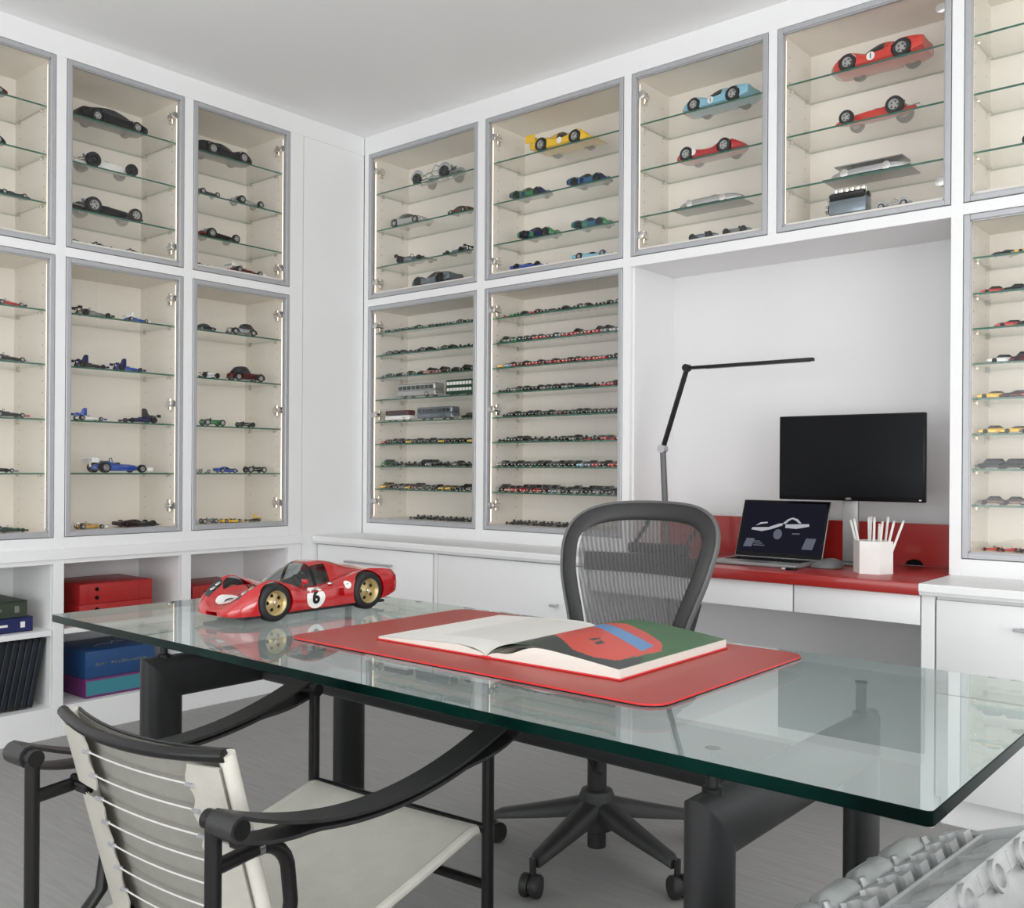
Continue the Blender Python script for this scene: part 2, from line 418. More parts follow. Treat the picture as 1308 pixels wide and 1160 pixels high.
def display_cabinet(key, wall, s0, s1, z0, z1, shelves, hinge, depth, label, group):
    E = thing('display_cabinet', label, 'cabinet', wloc(wall, s0, 0, z0), wrot(wall), group)
    W = s1 - s0; H = z1 - z0; iw = 0.010; y0 = TH + 0.002; fl = 0.023 if H > 0.9 else 0.036
    MB().box(-0.006, iw, y0, depth, 0, H).build('side_panel', 'cream_board', E, 0)
    MB().box(W - iw, W + 0.006, y0, depth, 0, H).build('side_panel', 'cream_board', E, 0)
    MB().box(iw, W - iw, depth - 0.012, depth, 0, H).build('back_panel', 'cream_board', E, 0)
    MB().box(iw, W - iw, y0, depth - 0.012, H - 0.014, H).build('top_panel', 'cream_board', E, 0)
    MB().box(iw, W - iw, y0, depth - 0.012, 0, fl).build('bottom_panel', 'cream_board', E, 0)
    fr = MB(); fw = 0.020
    for (a, b, c, d) in ((0, fw, 0, H), (W - fw, W, 0, H), (fw, W - fw, 0, fw), (fw, W - fw, H - fw, H)):
        fr.rbox(a, b, -0.002, 0.018, c, d, 0.002, 1)
    for (a, b, c, d) in ((fw, fw + .004, fw, H - fw), (W - fw - .004, W - fw, fw, H - fw), (fw, W - fw, fw, fw + .004), (fw, W - fw, H - fw - .004, H - fw)):
        fr.box(a, b, 0.004, 0.016, c, d)
    door = fr.build('door', 'aluminium', E)
    MB().box(fw + .004, W - fw - .004, 0.007, 0.011, fw + .004, H - fw - .004).build('glass_pane', 'pane_glass', door, 0)
    if hinge:
        zs = (0.09, H - 0.09) if H < 0.9 else (0.115, H * 0.5, H - 0.10)
        for z in zs:
            h = obj('hinge', hinge_me, door)
            if hinge == 'l': h.location = (iw + 0.017, 0.047, z)
            else:
                h.location = (W - iw - 0.017, 0.047, z); h.rotation_euler = (0, R(180), 0)
    # light strips in both front corners
    for sx in (0, 1):
        xa = iw if sx == 0 else W - iw - 0.010
        pr = MB().box(xa, xa + 0.010, y0 + 0.001, y0 + 0.006, 0.035, H - 0.035).build('light_profile', 'led_profile', E, 0)
        MB().box(xa + 0.001, xa + 0.009, y0 + 0.0062, y0 + 0.012, 0.036, H - 0.036).build('light_strip', 'led_light', pr, 0)
    # rows of shelf pin holes in the sides
    ph = MB(); n = int(H / 0.05)
    for sx in (iw + 0.0004, W - iw - 0.0004):
        for dd in (0.085, depth - 0.065):
            for k in range(n):
                z = 0.05 + k * 0.05
                if z > H - 0.05: break
                ph.add([(sx, dd + 0.0028 * math.cos(a), z + 0.0028 * math.sin(a)) for a in [q * math.pi / 3 for q in range(6)]], [(0, 1, 2, 3, 4, 5)])
    o = ph.build('pin_holes', 'dark_hole', E, 0, recalc=False); o['kind'] = 'stuff'
    for z in shelves:
        mb = MB(); zz = z - z0; t = 0.0035
        a, b, c, d = iw + 0.003, W - iw - 0.003, 0.046, depth - 0.016
        vs = [(a, c, zz - 2 * t), (b, c, zz - 2 * t), (b, d, zz - 2 * t), (a, d, zz - 2 * t), (a, c, zz), (b, c, zz), (b, d, zz), (a, d, zz)]
        mb.add(vs, [(0, 3, 2, 1), (4, 5, 6, 7)], 0)
        mb.add(vs, [(0, 1, 5, 4)], 1); mb.add(vs, [(1, 2, 6, 5), (2, 3, 7, 6), (3, 0, 4, 7)], 2)
        sh = mb.build('glass_shelf', ['shelf_glass', 'shelf_edge', 'shelf_side'], E, 0)
        for sx, r in ((iw, 90), (W - iw, -90)):
            for dd in (0.085, depth - 0.065):
                p = obj('shelf_pin', pin_me, sh, (sx, dd, zz - 2 * t - 0.007)); p.rotation_euler = (0, R(r), 0)
    CAB[key] = dict(wall=wall, s0=s0, s1=s1, z0=z0, shelves=list(shelves) + [z0 + fl], E=E)
US = (2.62, 2.42, 2.22); LS = (1.775, 1.55, 1.322, 1.097)
SS = (1.86, 1.737, 1.617, 1.497, 1.377, 1.256, 1.136, 1.013)
GU, GL = 'upper display cabinets', 'lower display cabinets'
for i, (a, b) in enumerate(LD):
    display_cabinet('L%du' % (i + 1), 'left', a, b, ZU0, ZU1, US, None if i == 0 else 'r', 0.375,
                    ['upper glass-fronted display cabinet cut by the left picture edge', 'upper glass-fronted cabinet holding the large black coupe and white racer', 'upper glass-fronted cabinet on left wall beside the room corner'][i], GU)
    display_cabinet('L%dl' % (i + 1), 'left', a, b, ZL0, ZL1, LS, None if i == 0 else 'r', 0.375,
                    ['tall lower glass-fronted display cabinet cut by the left picture edge', 'tall glass-fronted cabinet holding blue open-wheel racers on left wall', 'tall glass-fronted cabinet on left wall beside the room corner'][i], GL)
blab = dict(A='upper glass-fronted cabinet on back wall holding the bare silver chassis', B='upper glass-fronted cabinet holding the bright yellow racer',
            C='upper glass-fronted cabinet holding the pale blue racer above the desk lamp', D='upper glass-fronted cabinet holding the orange red racers above the monitor',
            E='upper glass-fronted cabinet cut by the right picture edge')
for k in 'ABCDE':
    a, b = BDX[k]
    display_cabinet(k + 'u', 'back', a, b, ZU0, ZU1, US, 'l' if k in 'ABC' else 'r', 0.30, blab[k], GU)
for k, l in (('A', 'tall glass-fronted cabinet by the room corner holding model buses'), ('B', 'tall glass-fronted cabinet with eight rows of tiny cars beside the niche'),
             ('E', 'tall glass-fronted cabinet of tiny cars right of the monitor niche')):
    a, b = BDX[k]
    display_cabinet(k + 'l', 'back', a, b, ZL0, ZL1, SS, 'l' if k != 'E' else 'r', 0.30, l, GL)

# ------------------------------------------------------------------ open base shelves on the left wall
bl = ['open white base shelf unit with leaning dark binders, cut by left picture edge', 'open white base shelf unit holding red boxes above blue boxes',
      'open white base shelf unit behind the red car on the desk']
for i, (a, b) in enumerate(LD):
    E = thing('base_shelf', bl[i], 'shelf unit', (XL, a, 0), R(90), 'open base shelf units on the left wall')
    W = b - a
    MB().box(-0.02, 0, TH + .002, 0.40, 0, 0.719).build('side_panel', 'white_paint', E, 0)
    MB().box(W, W + 0.02, TH + .002, 0.40, 0, 0.719).build('side_panel', 'white_paint', E, 0)
    MB().box(0, W, 0.385, 0.40, 0.127, 0.719).build('back_panel', 'white_paint', E, 0)
    MB().box(0, W, TH + .002, 0.385, 0.719, 0.735).build('top_panel', 'white_paint', E, 0)
    MB().rbox(0.001, W - .001, 0.003, 0.385, 0.424, 0.447, 0.0015, 1).build('shelf', 'white_paint', E)
    MB().box(0, W, TH + .002, 0.385, 0.105, 0.127).build('bottom_panel', 'white_paint', E, 0)

# ------------------------------------------------------------------ base cabinets and counters along the back wall
def base_cabinet(x0, x1, label, fronts, handles, split=None):
    E = thing('base_cabinet', label, 'cabinet', (x0, YC, 0), 0, 'white base cabinets along the back wall')
    W = x1 - x0
    MB().box(0.001, W - .001, 0.02, 0.62, 0.10, 0.733).build('carcass', 'white_paint', E, 0)
    MB().box(0.001, W - .001, 0.07, 0.60, 0.0, 0.10).build('toe_kick', 'white_paint', E, 0)
    for (a, b, c, d, hd) in fronts:
        f = MB().rbox(a, b, 0.0, 0.019, c, d, 0.002, 2).build('drawer_front', 'white_paint', E)
        if hd:
            m = MB(); xc = hd[0]; hw = hd[1] / 2; z = hd[2]
            m.rbox(xc - hw, xc + hw, -0.034, -0.024, z - 0.005, z + 0.005, 0.002, 1)
            for q in (-1, 1): m.rbox(xc + q * (hw - .02) - .005, xc + q * (hw - .02) + .005, -0.026, 0.0, z - 0.004, z + 0.004, 0.001, 1)
            m.build('handle', 'aluminium', f)
    return E
XA = XL + 0.002
W1 = -3.166 - XA
base_cabinet(XA, -3.166, 'white base cabinet with wide drawers in the corner, behind the red car',
             [(0.004, W1 - .004, 0.43, 0.728, (0.42, 0.34, 0.655)), (0.004, W1 - .004, 0.105, 0.426, None)], 1)
W2 = -2.285 + 3.14
base_cabinet(-3.14, -2.285, 'white base cabinet below the tiny car cabinet, left of mesh chair',
             [(0.004, W2 - .004, 0.105, 0.728, (0.70, 0.04, 0.56))], 1)
MB_ = MB().rbox(-3.164, -3.142, YC + .004, YC + .05, 0.0, 0.733, 0.001, 1)
o = MB_.build('trim_3', 'white_paint'); o['kind'] = 'structure'
base_cabinet(-0.942, -0.30, 'white base cabinet under the right counter, cut by picture edge',
             [(0.004, 0.638, 0.43, 0.722, (0.32, 0.18, 0.655)), (0.004, 0.638, 0.105, 0.426, (0.32, 0.18, 0.355))], 1)
o = MB().box(-0.298, 3.3, YC, 3.8, 0.0, 0.733).build('trim_4', 'white_paint', None, 0); o['kind'] = 'structure'
# desk niche: end panel and two shallow drawers under the red top
o = MB().rbox(-0.984, -0.944, YC, 3.80, 0.0, 0.733, 0.0015, 1).build('trim_5', 'white_paint'); o['kind'] = 'structure'
def shallow_drawer(x0, x1, label):
    E = thing('drawer_unit', label, 'drawer', (x0, YC, 0.636), 0, 'shallow drawers under the red desk top')
    W = x1 - x0
    MB().rbox(0.002, W - .002, 0, 0.02, 0, 0.094, 0.002, 2).build('drawer_front', 'white_paint', E)
    MB().box(0.006, W - .006, 0.02, 0.50, 0.004, 0.09).build('drawer_box', 'white_paint', E, 0)
shallow_drawer(-2.282, -1.413, 'wide white shallow drawer under the red desk top behind mesh chair')
shallow_drawer(-1.411, -0.986, 'narrow white shallow drawer under the pen holder')
def counter(x0, x1, label):
    mb = MB(); yf = 3.154
    prof = [(yf + .012, 0.7335), (yf + .006, 0.738), (yf + .004, 0.744), (yf, 0.748), (yf, 0.767), (yf + .004, 0.772), (YB + 0.33, 0.772), (YB + 0.33, 0.7335)]
    mb.prism(prof, x0, x1, axis='x')
    o = mb.build('counter_top', 'white_paint', None, 30)
    return tag(o, label, 'counter', 'white counters along the back wall')
counter(XL + 0.001, -2.284, 'long white counter top with moulded edge running into the corner')
counter(-0.983, 3.29, 'white counter top with moulded edge right of the red desk top')
o = MB().rbox(-2.283, -0.984, 3.156, 3.735, 0.7335, 0.772, 0.003, 2).build('worktop', 'red_lacquer')
tag(o, 'glossy red built-in worktop in the white niche', 'worktop')
# red upstand with a cable notch
pts = [(-2.28, 0.7725), (-1.214, 0.7725)]
pts += [(-1.18 + 0.034 * math.cos(a), 0.7725 + 0.024 * math.sin(a)) for a in [math.pi * (1 - k / 8) for k in range(1, 8)]]
pts += [(-1.146, 0.7725), (-0.993, 0.7725), (-0.993, 0.93), (-2.28, 0.93)]
u = thing('desk_upstand', 'red upstand panel behind the laptop with a cable notch', 'panel', (0, 0, 0))
MB().prism(pts, 3.736, 3.752, axis='y').build('upstand_board', 'red_lacquer', u, 30)
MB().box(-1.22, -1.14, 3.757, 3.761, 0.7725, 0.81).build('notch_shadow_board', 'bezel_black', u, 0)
# ------------------------------------------------------------------ model cars
def ring_body(st):
    x, w, zb, zs, zf, zc = st
    h = [(0, zb), (0.82 * w, zb), (0.97 * w, zb + .18 * (zs - zb)), (w, zs), (0.965 * w, zs + .6 * (zf - zs)), (0.80 * w, zs + .97 * (zf - zs)),
         (0.58 * w, zf + .35 * (zc - zf)), (0.32 * w, zf + .85 * (zc - zf)), (0, zc)]
    return [(x, y, z) for y, z in h] + [(x, -y, z) for y, z in h[-2:0:-1]]
def ring_canopy(st):
    x, w, zb, zt = st
    h = [(0, zb - .02), (w, zb - .02), (w, zb), (w - .25 * (zt - zb), zb + .55 * (zt - zb)), (w - .5 * (zt - zb), zb + .88 * (zt - zb)), (.45 * w, zt), (0, zt)]
    return [(x, y, z) for y, z in h] + [(x, -y, z) for y, z in h[-2:0:-1]]
def loft(mb, stations, ring, sub=3, mfn=None, cap=True, mi=0):
    st = catmull(stations, sub)
    rings = [ring(s) for s in st]; n = len(rings[0])
    vs = [p for r in rings for p in r]
    o = len(mb.v); mb.v += [tuple(mb.M @ Vector(p)) for p in vs]
    for i in range(len(rings) - 1):
        for k in range(n):
            k2 = (k + 1) % n
            mb.f.append(tuple(o + q for q in (i * n + k, i * n + k2, (i + 1) * n + k2, (i + 1) * n + k)))
            mb.m.append(mfn(0.5 * (st[i][0] + st[i + 1][0]), k if k < n / 2 else n - 1 - k) if mfn else mi)
    if cap:
        mb.f.append(tuple(o + q for q in range(n))[::-1]); mb.m.append(mfn(st[0][0], 0) if mfn else mi)
        mb.f.append(tuple(o + (len(rings) - 1) * n + q for q in range(n))); mb.m.append(mfn(st[-1][0], 0) if mfn else mi)
    return mb
def carve(me, cutter):
    """cut wheel wells out of a closed body mesh"""
    a = bpy.data.objects.new('carve_a', me); b = bpy.data.objects.new('carve_b', cutter)
    COL.objects.link(a); COL.objects.link(b)
    md = a.modifiers.new('b', 'BOOLEAN'); md.operation = 'DIFFERENCE'; md.object = b; md.solver = 'EXACT'
    dg = bpy.context.evaluated_depsgraph_get()
    out = bpy.data.meshes.new_from_object(a.evaluated_get(dg))
    bpy.data.objects.remove(a); bpy.data.objects.remove(b)
    out.shade_smooth(); out.set_sharp_from_angle(angle=R(38))
    return out
BODY = dict(
 gt=[(.50, .13, .05, .075, .085, .085), (.46, .185, .035, .08, .115, .10), (.36, .205, .03, .09, .152, .125), (.28, .208, .03, .10, .16, .14), (.15, .203, .03, .10, .155, .155),
     (0, .2, .03, .105, .16, .165), (-.15, .205, .03, .11, .17, .175), (-.3, .212, .03, .115, .185, .185), (-.42, .205, .04, .12, .185, .185), (-.48, .19, .06, .13, .18, .18), (-.5, .17, .08, .13, .165, .165)],
 proto=[(.50, .10, .035, .05, .06, .06), (.47, .160, .03, .06, .095, .078), (.40, .198, .028, .08, .158, .098), (.30, .215, .028, .09, .198, .114), (.20, .213, .028, .09, .176, .124),
        (.10, .205, .028, .09, .145, .135), (0, .205, .028, .09, .144, .144), (-.10, .208, .028, .095, .155, .155), (-.20, .216, .03, .10, .186, .168), (-.30, .219, .03, .10, .210, .174),
        (-.40, .214, .04, .10, .205, .174), (-.47, .205, .06, .11, .196, .176), (-.50, .195, .07, .12, .188, .176)],
 wedge=[(.50, .16, .02, .03, .035, .035), (.40, .20, .018, .04, .075, .06), (.28, .21, .018, .05, .12, .085), (.12, .20, .018, .055, .10, .10), (-.05, .2, .02, .06, .105, .11),
        (-.25, .212, .02, .07, .135, .12), (-.38, .21, .025, .075, .135, .125), (-.5, .2, .05, .08, .13, .125)],
 roadster=[(.50, .09, .05, .07, .08, .08), (.46, .14, .035, .075, .11, .095), (.38, .185, .03, .085, .155, .115), (.30, .20, .03, .09, .185, .125), (.20, .19, .03, .085, .15, .13),
           (.05, .18, .03, .085, .125, .135), (-.08, .18, .03, .085, .125, .13), (-.2, .2, .03, .09, .18, .16), (-.29, .205, .03, .095, .20, .165), (-.40, .18, .04, .095, .165, .15), (-.5, .10, .07, .10, .12, .12)],
 stream=[(.50, .08, .04, .055, .07, .07), (.42, .15, .03, .06, .10, .10), (.25, .185, .025, .065, .125, .125), (0, .19, .025, .07, .13, .135), (-.25, .18, .03, .07, .13, .13), (-.42, .13, .04, .075, .12, .12), (-.5, .06, .06, .08, .10, .10)],
 sedan=[(.5, .15, .05, .09, .13, .13), (.44, .185, .04, .10, .17, .165), (.2, .195, .04, .11, .185, .19), (0, .2, .04, .11, .19, .195), (-.25, .2, .04, .11, .19, .195), (-.42, .185, .05, .11, .17, .175), (-.5, .15, .07, .11, .14, .145)],
 limo=[(.5, .07, .05, .10, .17, .19), (.44, .085, .05, .11, .19, .21), (.2, .10, .05, .12, .205, .22), (.05, .14, .05, .12, .21, .225), (-.15, .15, .05, .12, .215, .225), (-.35, .14, .06, .12, .21, .22), (-.5, .10, .09, .12, .17, .18)],
 cigar=[(.5, .012, .075, .085, .095, .095), (.44, .035, .06, .085, .115, .115), (.3, .06, .045, .085, .135, .14), (.12, .072, .04, .085, .15, .155), (-.03, .076, .04, .085, .155, .15), (-.14, .074, .04, .09, .16, .185),
        (-.26, .06, .05, .09, .15, .165), (-.38, .045, .06, .09, .13, .13), (-.46, .02, .085, .095, .11, .11)],
 f1=[(.5, .03, .05, .06, .07, .07), (.4, .055, .04, .065, .09, .09), (.24, .075, .03, .075, .12, .13), (.08, .11, .028, .08, .13, .14), (-.05, .13, .028, .085, .14, .15), (-.18, .12, .03, .085, .16, .19), (-.32, .07, .045, .09, .14, .15), (-.42, .04, .06, .09, .11, .11)],
 vintage=[(.42, .05, .06, .12, .185, .19), (.40, .058, .055, .12, .195, .20), (.2, .065, .05, .12, .20, .205), (.0, .075, .05, .12, .20, .205), (-.15, .085, .05, .12, .19, .20), (-.3, .07, .06, .12, .18, .19), (-.42, .04, .08, .12, .15, .16), (-.5, .01, .10, .115, .125, .13)],
)
CANOPY = dict(
 gt=[(.26, .15, .135, .14), (.12, .168, .15, .215), (0, .168, .158, .258), (-.12, .162, .165, .262), (-.25, .145, .175, .237), (-.44, .11, .178, .188)],
 proto=[(.19, .115, .12, .128), (.09, .14, .128, .195), (0, .142, .134, .246), (-.08, .137, .14, .255), (-.16, .122, .155, .245), (-.3, .09, .165, .205), (-.44, .07, .17, .182)],
 wedge=[(.12, .09, .08, .088), (.02, .11, .09, .15), (-.06, .11, .10, .165), (-.18, .10, .11, .155), (-.4, .07, .12, .128)],
 sedan=[(.2, .165, .185, .19), (.1, .172, .19, .285), (0, .17, .19, .315), (-.15, .168, .19, .315), (-.27, .16, .19, .28), (-.36, .14, .185, .19)],
 limo=[(.06, .13, .21, .22), (.03, .135, .215, .33), (-.05, .14, .215, .37), (-.2, .14, .215, .372), (-.32, .13, .21, .34), (-.42, .10, .20, .22)],
)
# wheels: front x, rear x, front r, rear r, half track to tyre centre, front width, rear width
WH = dict(gt=(.30, -.30, .078, .082, .180, .05, .06), proto=(.285, -.29, .090, .096, .183, .058, .072), wedge=(.3, -.3, .07, .078, .178, .06, .075), roadster=(.30, -.28, .096, .098, .178, .045, .05),
          sedan=(.3, -.29, .075, .075, .172, .045, .045), limo=(.34, -.32, .095, .095, .165, .035, .035), cigar=(.30, -.27, .088, .104, .178, .06, .085), f1=(.32, -.3, .066, .085, .19, .07, .11),
          vintage=(.29, -.27, .108, .112, .15, .03, .034), bus=(.3, -.28, .055, .055, .105, .03, .04), chassis=(.30, -.28, .085, .09, .165, .05, .06))
def wheel_mesh(r, wd, seg=18):
    ty = MB().lathe([(r * .60, -wd / 2), (r * .92, -wd / 2), (r, -wd * .34), (r, wd * .34), (r * .92, wd / 2), (r * .60, wd / 2)], seg, Matrix.Rotation(R(90), 4, 'X'), cap=False)
    rim = MB().lathe([(0, -wd * .36), (r * .16, -wd * .36), (r * .20, -wd * .22), (r * .45, -wd * .16), (r * .56, -wd * .44), (r * .62, -wd * .44), (r * .62, wd * .44), (r * .5, wd * .30), (0, wd * .30)], seg, Matrix.Rotation(R(-90), 4, 'X'))
    dk = MB()
    for k in range(5):
        a = 2 * math.pi * k / 5
        c = Vector((math.cos(a), 0, math.sin(a))) * r * .36
        dk.lathe([(0, 0), (r * .105, 0)], 8, Matrix.Translation((c.x, -wd * .20, c.z)) @ Matrix.Rotation(R(90), 4, 'X'))
    return ty, rim, dk
TEMPL = {}
def template(kind):
    """list of (part name, mesh, slot keys, location, parent index); unit length, nose at +x"""
    if kind in TEMPL: return TEMPL[kind]
    P = []
    base = {'gtr': 'proto', 'protog': 'proto', 'wing': 'proto', 'cigar2': 'cigar', 'f1a': 'f1', 'stream2': 'stream', 'bus2': 'bus', 'van': 'bus'}.get(kind, kind)
    wh = WH.get(base)
    if base in BODY:
        mb = MB(); mfn = None; slots = ['A']
        if kind == 'gtr': mfn = lambda x, k: 1 if x > .44 else 0; slots = ['A', 'B']
        if kind == 'protog': mfn = lambda x, k: 1 if (x > .33 or -.12 < x < -.02 or x < -.42) else 0; slots = ['A', 'B']
        loft(mb, BODY[base], ring_body, 3, mfn)
        me = mb.mesh('body', [MATS['paint_red']] * len(slots), 40)
        if wh and base not in ('cigar', 'f1', 'vintage', 'limo', 'stream'):
            c = MB()
            for x, r in ((wh[0], wh[2]), (wh[1], wh[3])):
                for sy in (-1, 1):
                    c.cyl((x, sy * .105, r), (x, sy * .4, r), r * 1.12, 20)
            me = carve(me, c.mesh('cut', [MATS['tyre']], 0))
        P.append(('body', me, slots, None, None))
    if base in CANOPY:
        rear = {'gt': -.2, 'proto': -.09, 'wedge': -.1, 'sedan': -.3, 'limo': -.38}[base]
        roofx = {'gt': .03, 'proto': .01, 'wedge': -.02, 'sedan': .06, 'limo': .02}[base]
        g = MB(); rf = MB()
        t = MB()
        loft(t, CANOPY[base], ring_canopy, 3, lambda x, k: (1 if (x < rear or (k >= 4 and x < roofx)) else 0))
        for q, fc in enumerate(t.f):
            (rf if t.m[q] else g).f.append(fc); (rf if t.m[q] else g).m.append(0)
        g.v = t.v; rf.v = t.v
        P.append(('window', g.mesh('window', ['car_glass'], 50, True), ['glass'], None, None))
        P.append(('roof', rf.mesh('roof', [MATS['paint_red']], 50, True), ['B' if base == 'limo' else 'A'], None, None))
    if base == 'roadster':
        m = MB(); m.lathe([(0, 0), (1, 0), (1, .02), (0, .02)], 18, Matrix.Translation((-.03, 0, .118)) @ Matrix.Diagonal((.12, .10, 1, 1)))
        P.append(('cockpit', m.mesh('cockpit', ['car_glass']), ['black'], None, None))
        m = MB(); m.grid(8, 2, lambda u, v: (.09 - .05 * v - .03 * (2 * u - 1) ** 2, .11 * (2 * u - 1), .125 + .05 * v))
        P.append(('windscreen', m.mesh('windscreen', ['pane_glass'], 60, False), ['pane'], None, None))
        m = MB(); loft(m, [(-.14, .03, .12, .15, .18, .19), (-.2, .04, .12, .15, .19, .20), (-.38, .015, .12, .14, .15, .16)], ring_body, 2)
        P.append(('headrest', m.mesh('headrest', [MATS['paint_red']]), ['A'], None, None))
    if base in ('cigar', 'f1', 'vintage'):
        m = MB(); m.lathe([(0, 0), (1, 0), (1, .02), (0, .02)], 16, Matrix.Translation((-.02 if base != 'vintage' else -.12, 0, .142 if base != 'vintage' else .188)) @ Matrix.Diagonal((.07, .05, 1, 1)))
        P.append(('cockpit', m.mesh('cockpit', ['car_glass']), ['black'], None, None))
        m = MB()
        xx = .06 if base != 'vintage' else -.04
        m.grid(8, 2, lambda u, v: (xx - .04 * v - .03 * (2 * u - 1) ** 2, .05 * (2 * u - 1), (.14 if base != 'vintage' else .195) + .04 * v))
        P.append(('windscreen', m.mesh('windscreen', ['pane_glass'], 60, False), ['pane'], None, None))
        m = MB()
        for x, r in ((wh[0], wh[2]), (wh[1], wh[3])):
            m.cyl((x, -wh[4], r), (x, wh[4], r), .006, 6)
            for sy in (-1, 1):
                m.cyl((x, sy * wh[4], r + .02), (x - .06, sy * .05, r + .03), .004, 5)
                m.cyl((x, sy * wh[4], r - .02), (x - .08, sy * .05, r - .02), .004, 5)
        P.append(('suspension', m.mesh('suspension', ['chrome'], 0), ['chrome'], None, None))
    if base == 'cigar':
        m = MB(); m.rbox(-.34, -.14, -.05, .05, .10, .17, .01, 1)
        for k in range(4):
            for sy in (-1, 1):
                m.cyl((-.17 - .045 * k, sy * .028, .165), (-.17 - .045 * k, sy * .034, .215), .011, 8, r1=.016)
        P.append(('engine', m.mesh('engine', ['paint_steel']), ['steel'], None, None))
        m = MB()
        for sy in (-1, 1):
            m.tube([(-.16, sy * .06, .12), (-.26, sy * .085, .10), (-.40, sy * .07, .10), (-.52, sy * .06, .11)], .011, 7)
        P.append(('exhaust', m.mesh('exhaust', ['chrome']), ['B' if kind == 'cigar2' else 'chrome'], None, None))
        m = MB(); m.tube([(-.12, -.05, .15), (-.13, -.035, .23), (-.13, .035, .23), (-.12, .05, .15)], .006, 6)
        P.append(('roll_bar', m.mesh('roll_bar', ['chrome']), ['chrome'], None, None))
    if base == 'f1':
        m = MB(); m.rbox(.42, .50, -.2, .2, .035, .05, .006, 1); 
        for sy in (-1, 1): m.rbox(.41, .51, sy * .2 - .005, sy * .2 + .005, .025, .085, .003, 1)
        P.append(('front_wing', m.mesh('front_wing', [MATS['paint_red']]), ['B'], None, None))
        m = MB(); m.rbox(-.5, -.40, -.19, .19, .20, .215, .006, 1)
        for sy in (-1, 1): m.rbox(-.51, -.39, sy * .19 - .005, sy * .19 + .005, .16, .24, .003, 1)
        m.rbox(-.46, -.43, -.012, .012, .09, .20, .003, 1)
        P.append(('rear_wing', m.mesh('rear_wing', [MATS['paint_red']]), ['B'], None, None))
        m = MB()
        for sy in (-1, 1): m.rbox(-.22, .10, sy * .155 - .045, sy * .155 + .045, .03, .11, .02, 2)
        P.append(('side_pod', m.mesh('side_pod', [MATS['paint_red']]), ['A'], None, None))
        if kind == 'f1a':
            m = MB(); loft(m, [(-.07, .040, .15, .24, .39, .40), (-.12, .050, .15, .24, .40, .41), (-.19, .045, .14, .22, .37, .38), (-.24, .03, .14, .2, .25, .26), (-.36, .01, .13, .16, .18, .19)], ring_body, 2)
            P.append(('airbox', m.mesh('airbox', [MATS['paint_red']]), ['B'], None, None))
        else:
            m = MB(); m.tube([(-.10, -.05, .15), (-.11, -.035, .235), (-.11, .035, .235), (-.10, .05, .15)], .008, 6)
            m.rbox(-.34, -.13, -.05, .05, .12, .19, .012, 1)
            P.append(('engine', m.mesh('engine', ['paint_steel']), ['steel'], None, None))
    if base == 'vintage':
        m = MB(); m.rbox(.405, .43, -.048, .048, .065, .20, .012, 2)
        P.append(('radiator', m.mesh('radiator', ['chrome']), ['chrome'], None, None))
        m = MB(); m.tube([(.1, -.085, .13), (-.1, -.10, .11), (-.45, -.09, .11)], .012, 7)
        for k in range(4): m.tube([(.30 - .05 * k, -.06, .15), (.26 - .05 * k, -.085, .13), (.1, -.085, .13)], .008, 6)
        P.append(('exhaust', m.mesh('exhaust', ['chrome']), ['chrome'], None, None))
        m = MB(); m.lathe([(.036, -.004), (.044, -.004), (.044, .004), (.036, .004)], 14, Matrix.Translation((-.07, 0, .225)) @ Matrix.Rotation(R(70), 4, 'Y'))
        P.append(('steering_wheel', m.mesh('steering_wheel', ['tyre']), ['tyre'], None, None))
    if base == 'limo':
        m = MB()
        for sy in (-1, 1):
            m.tube([(.47, sy * .15, .06), (.44, sy * .15, .16), (.34, sy * .15, .205), (.24, sy * .15, .17), (.16, sy * .15, .07), (-.16, sy * .15, .07), (-.22, sy * .15, .17), (-.32, sy * .15, .205), (-.42, sy * .15, .16), (-.46, sy * .15, .06)], .022, 8, flat=(.5, 1.6, (0, 0, 1)))
        P.append(('fender', m.mesh('fender', [MATS['paint_red']], 60), ['B'], None, None))
        m = MB(); m.rbox(.49, .52, -.06, .06, .08, .21, .01, 2)
        for sy in (-1, 1): m.lathe([(0, 0), (.03, 0), (.034, .02), (0, .05)], 12, Matrix.Translation((.47, sy * .09, .19)) @ Matrix.Rotation(R(-90), 4, 'Y'))
        P.append(('grille', m.mesh('grille', ['chrome']), ['chrome'], None, None))
    if kind == 'wing':
        m = MB(); m.rbox(-.56, -.44, -.2, .2, .235, .25, .006, 1)
        for sy in (-1, 1): m.rbox(-.57, -.40, sy * .2 - .006, sy * .2 + .006, .16, .27, .004, 1)
        P.append(('rear_wing', m.mesh('rear_wing', [MATS['paint_red']]), ['A'], None, None))
        m = MB(); m.rbox(.44, .56, -.19, .19, .03, .045, .006, 1)
        P.append(('front_splitter', m.mesh('front_splitter', [MATS['paint_red']]), ['A'], None, None))
    if kind in ('gtr', 'wing', 'proto', 'roadster'):
        m = MB()
        for sy in (-1, 1):
            x0, y, z, r = .03, .209, .088, .045
            pts = [(x0 + r * math.cos(a), sy * y, z + r * math.sin(a)) for a in [2 * math.pi * k / 18 for k in range(18)]]
            m.add(pts, [tuple(range(18))])
        if kind == 'roadster':
            m.v = [(p[0] + .16, p[1] * .92, p[2] + .01) for p in m.v]
        if kind in ('gtr', 'wing', 'roadster'): P.append(('roundel', m.mesh('roundel', ['paint_white'], 0, False), ['white'], None, None))
        if kind == 'gtr':
            vs, fs = text_mesh('1', .075, bold=.002)
            m = MB()
            m.add([(.03 + p[0], -.2105, .088 + p[1]) for p in vs], fs); m.add([(.03 - p[0], .2105, .088 + p[1]) for p in vs], fs)
            P.append(('number', m.mesh('number', ['paint_black'], 0, False), ['black'], None, None))
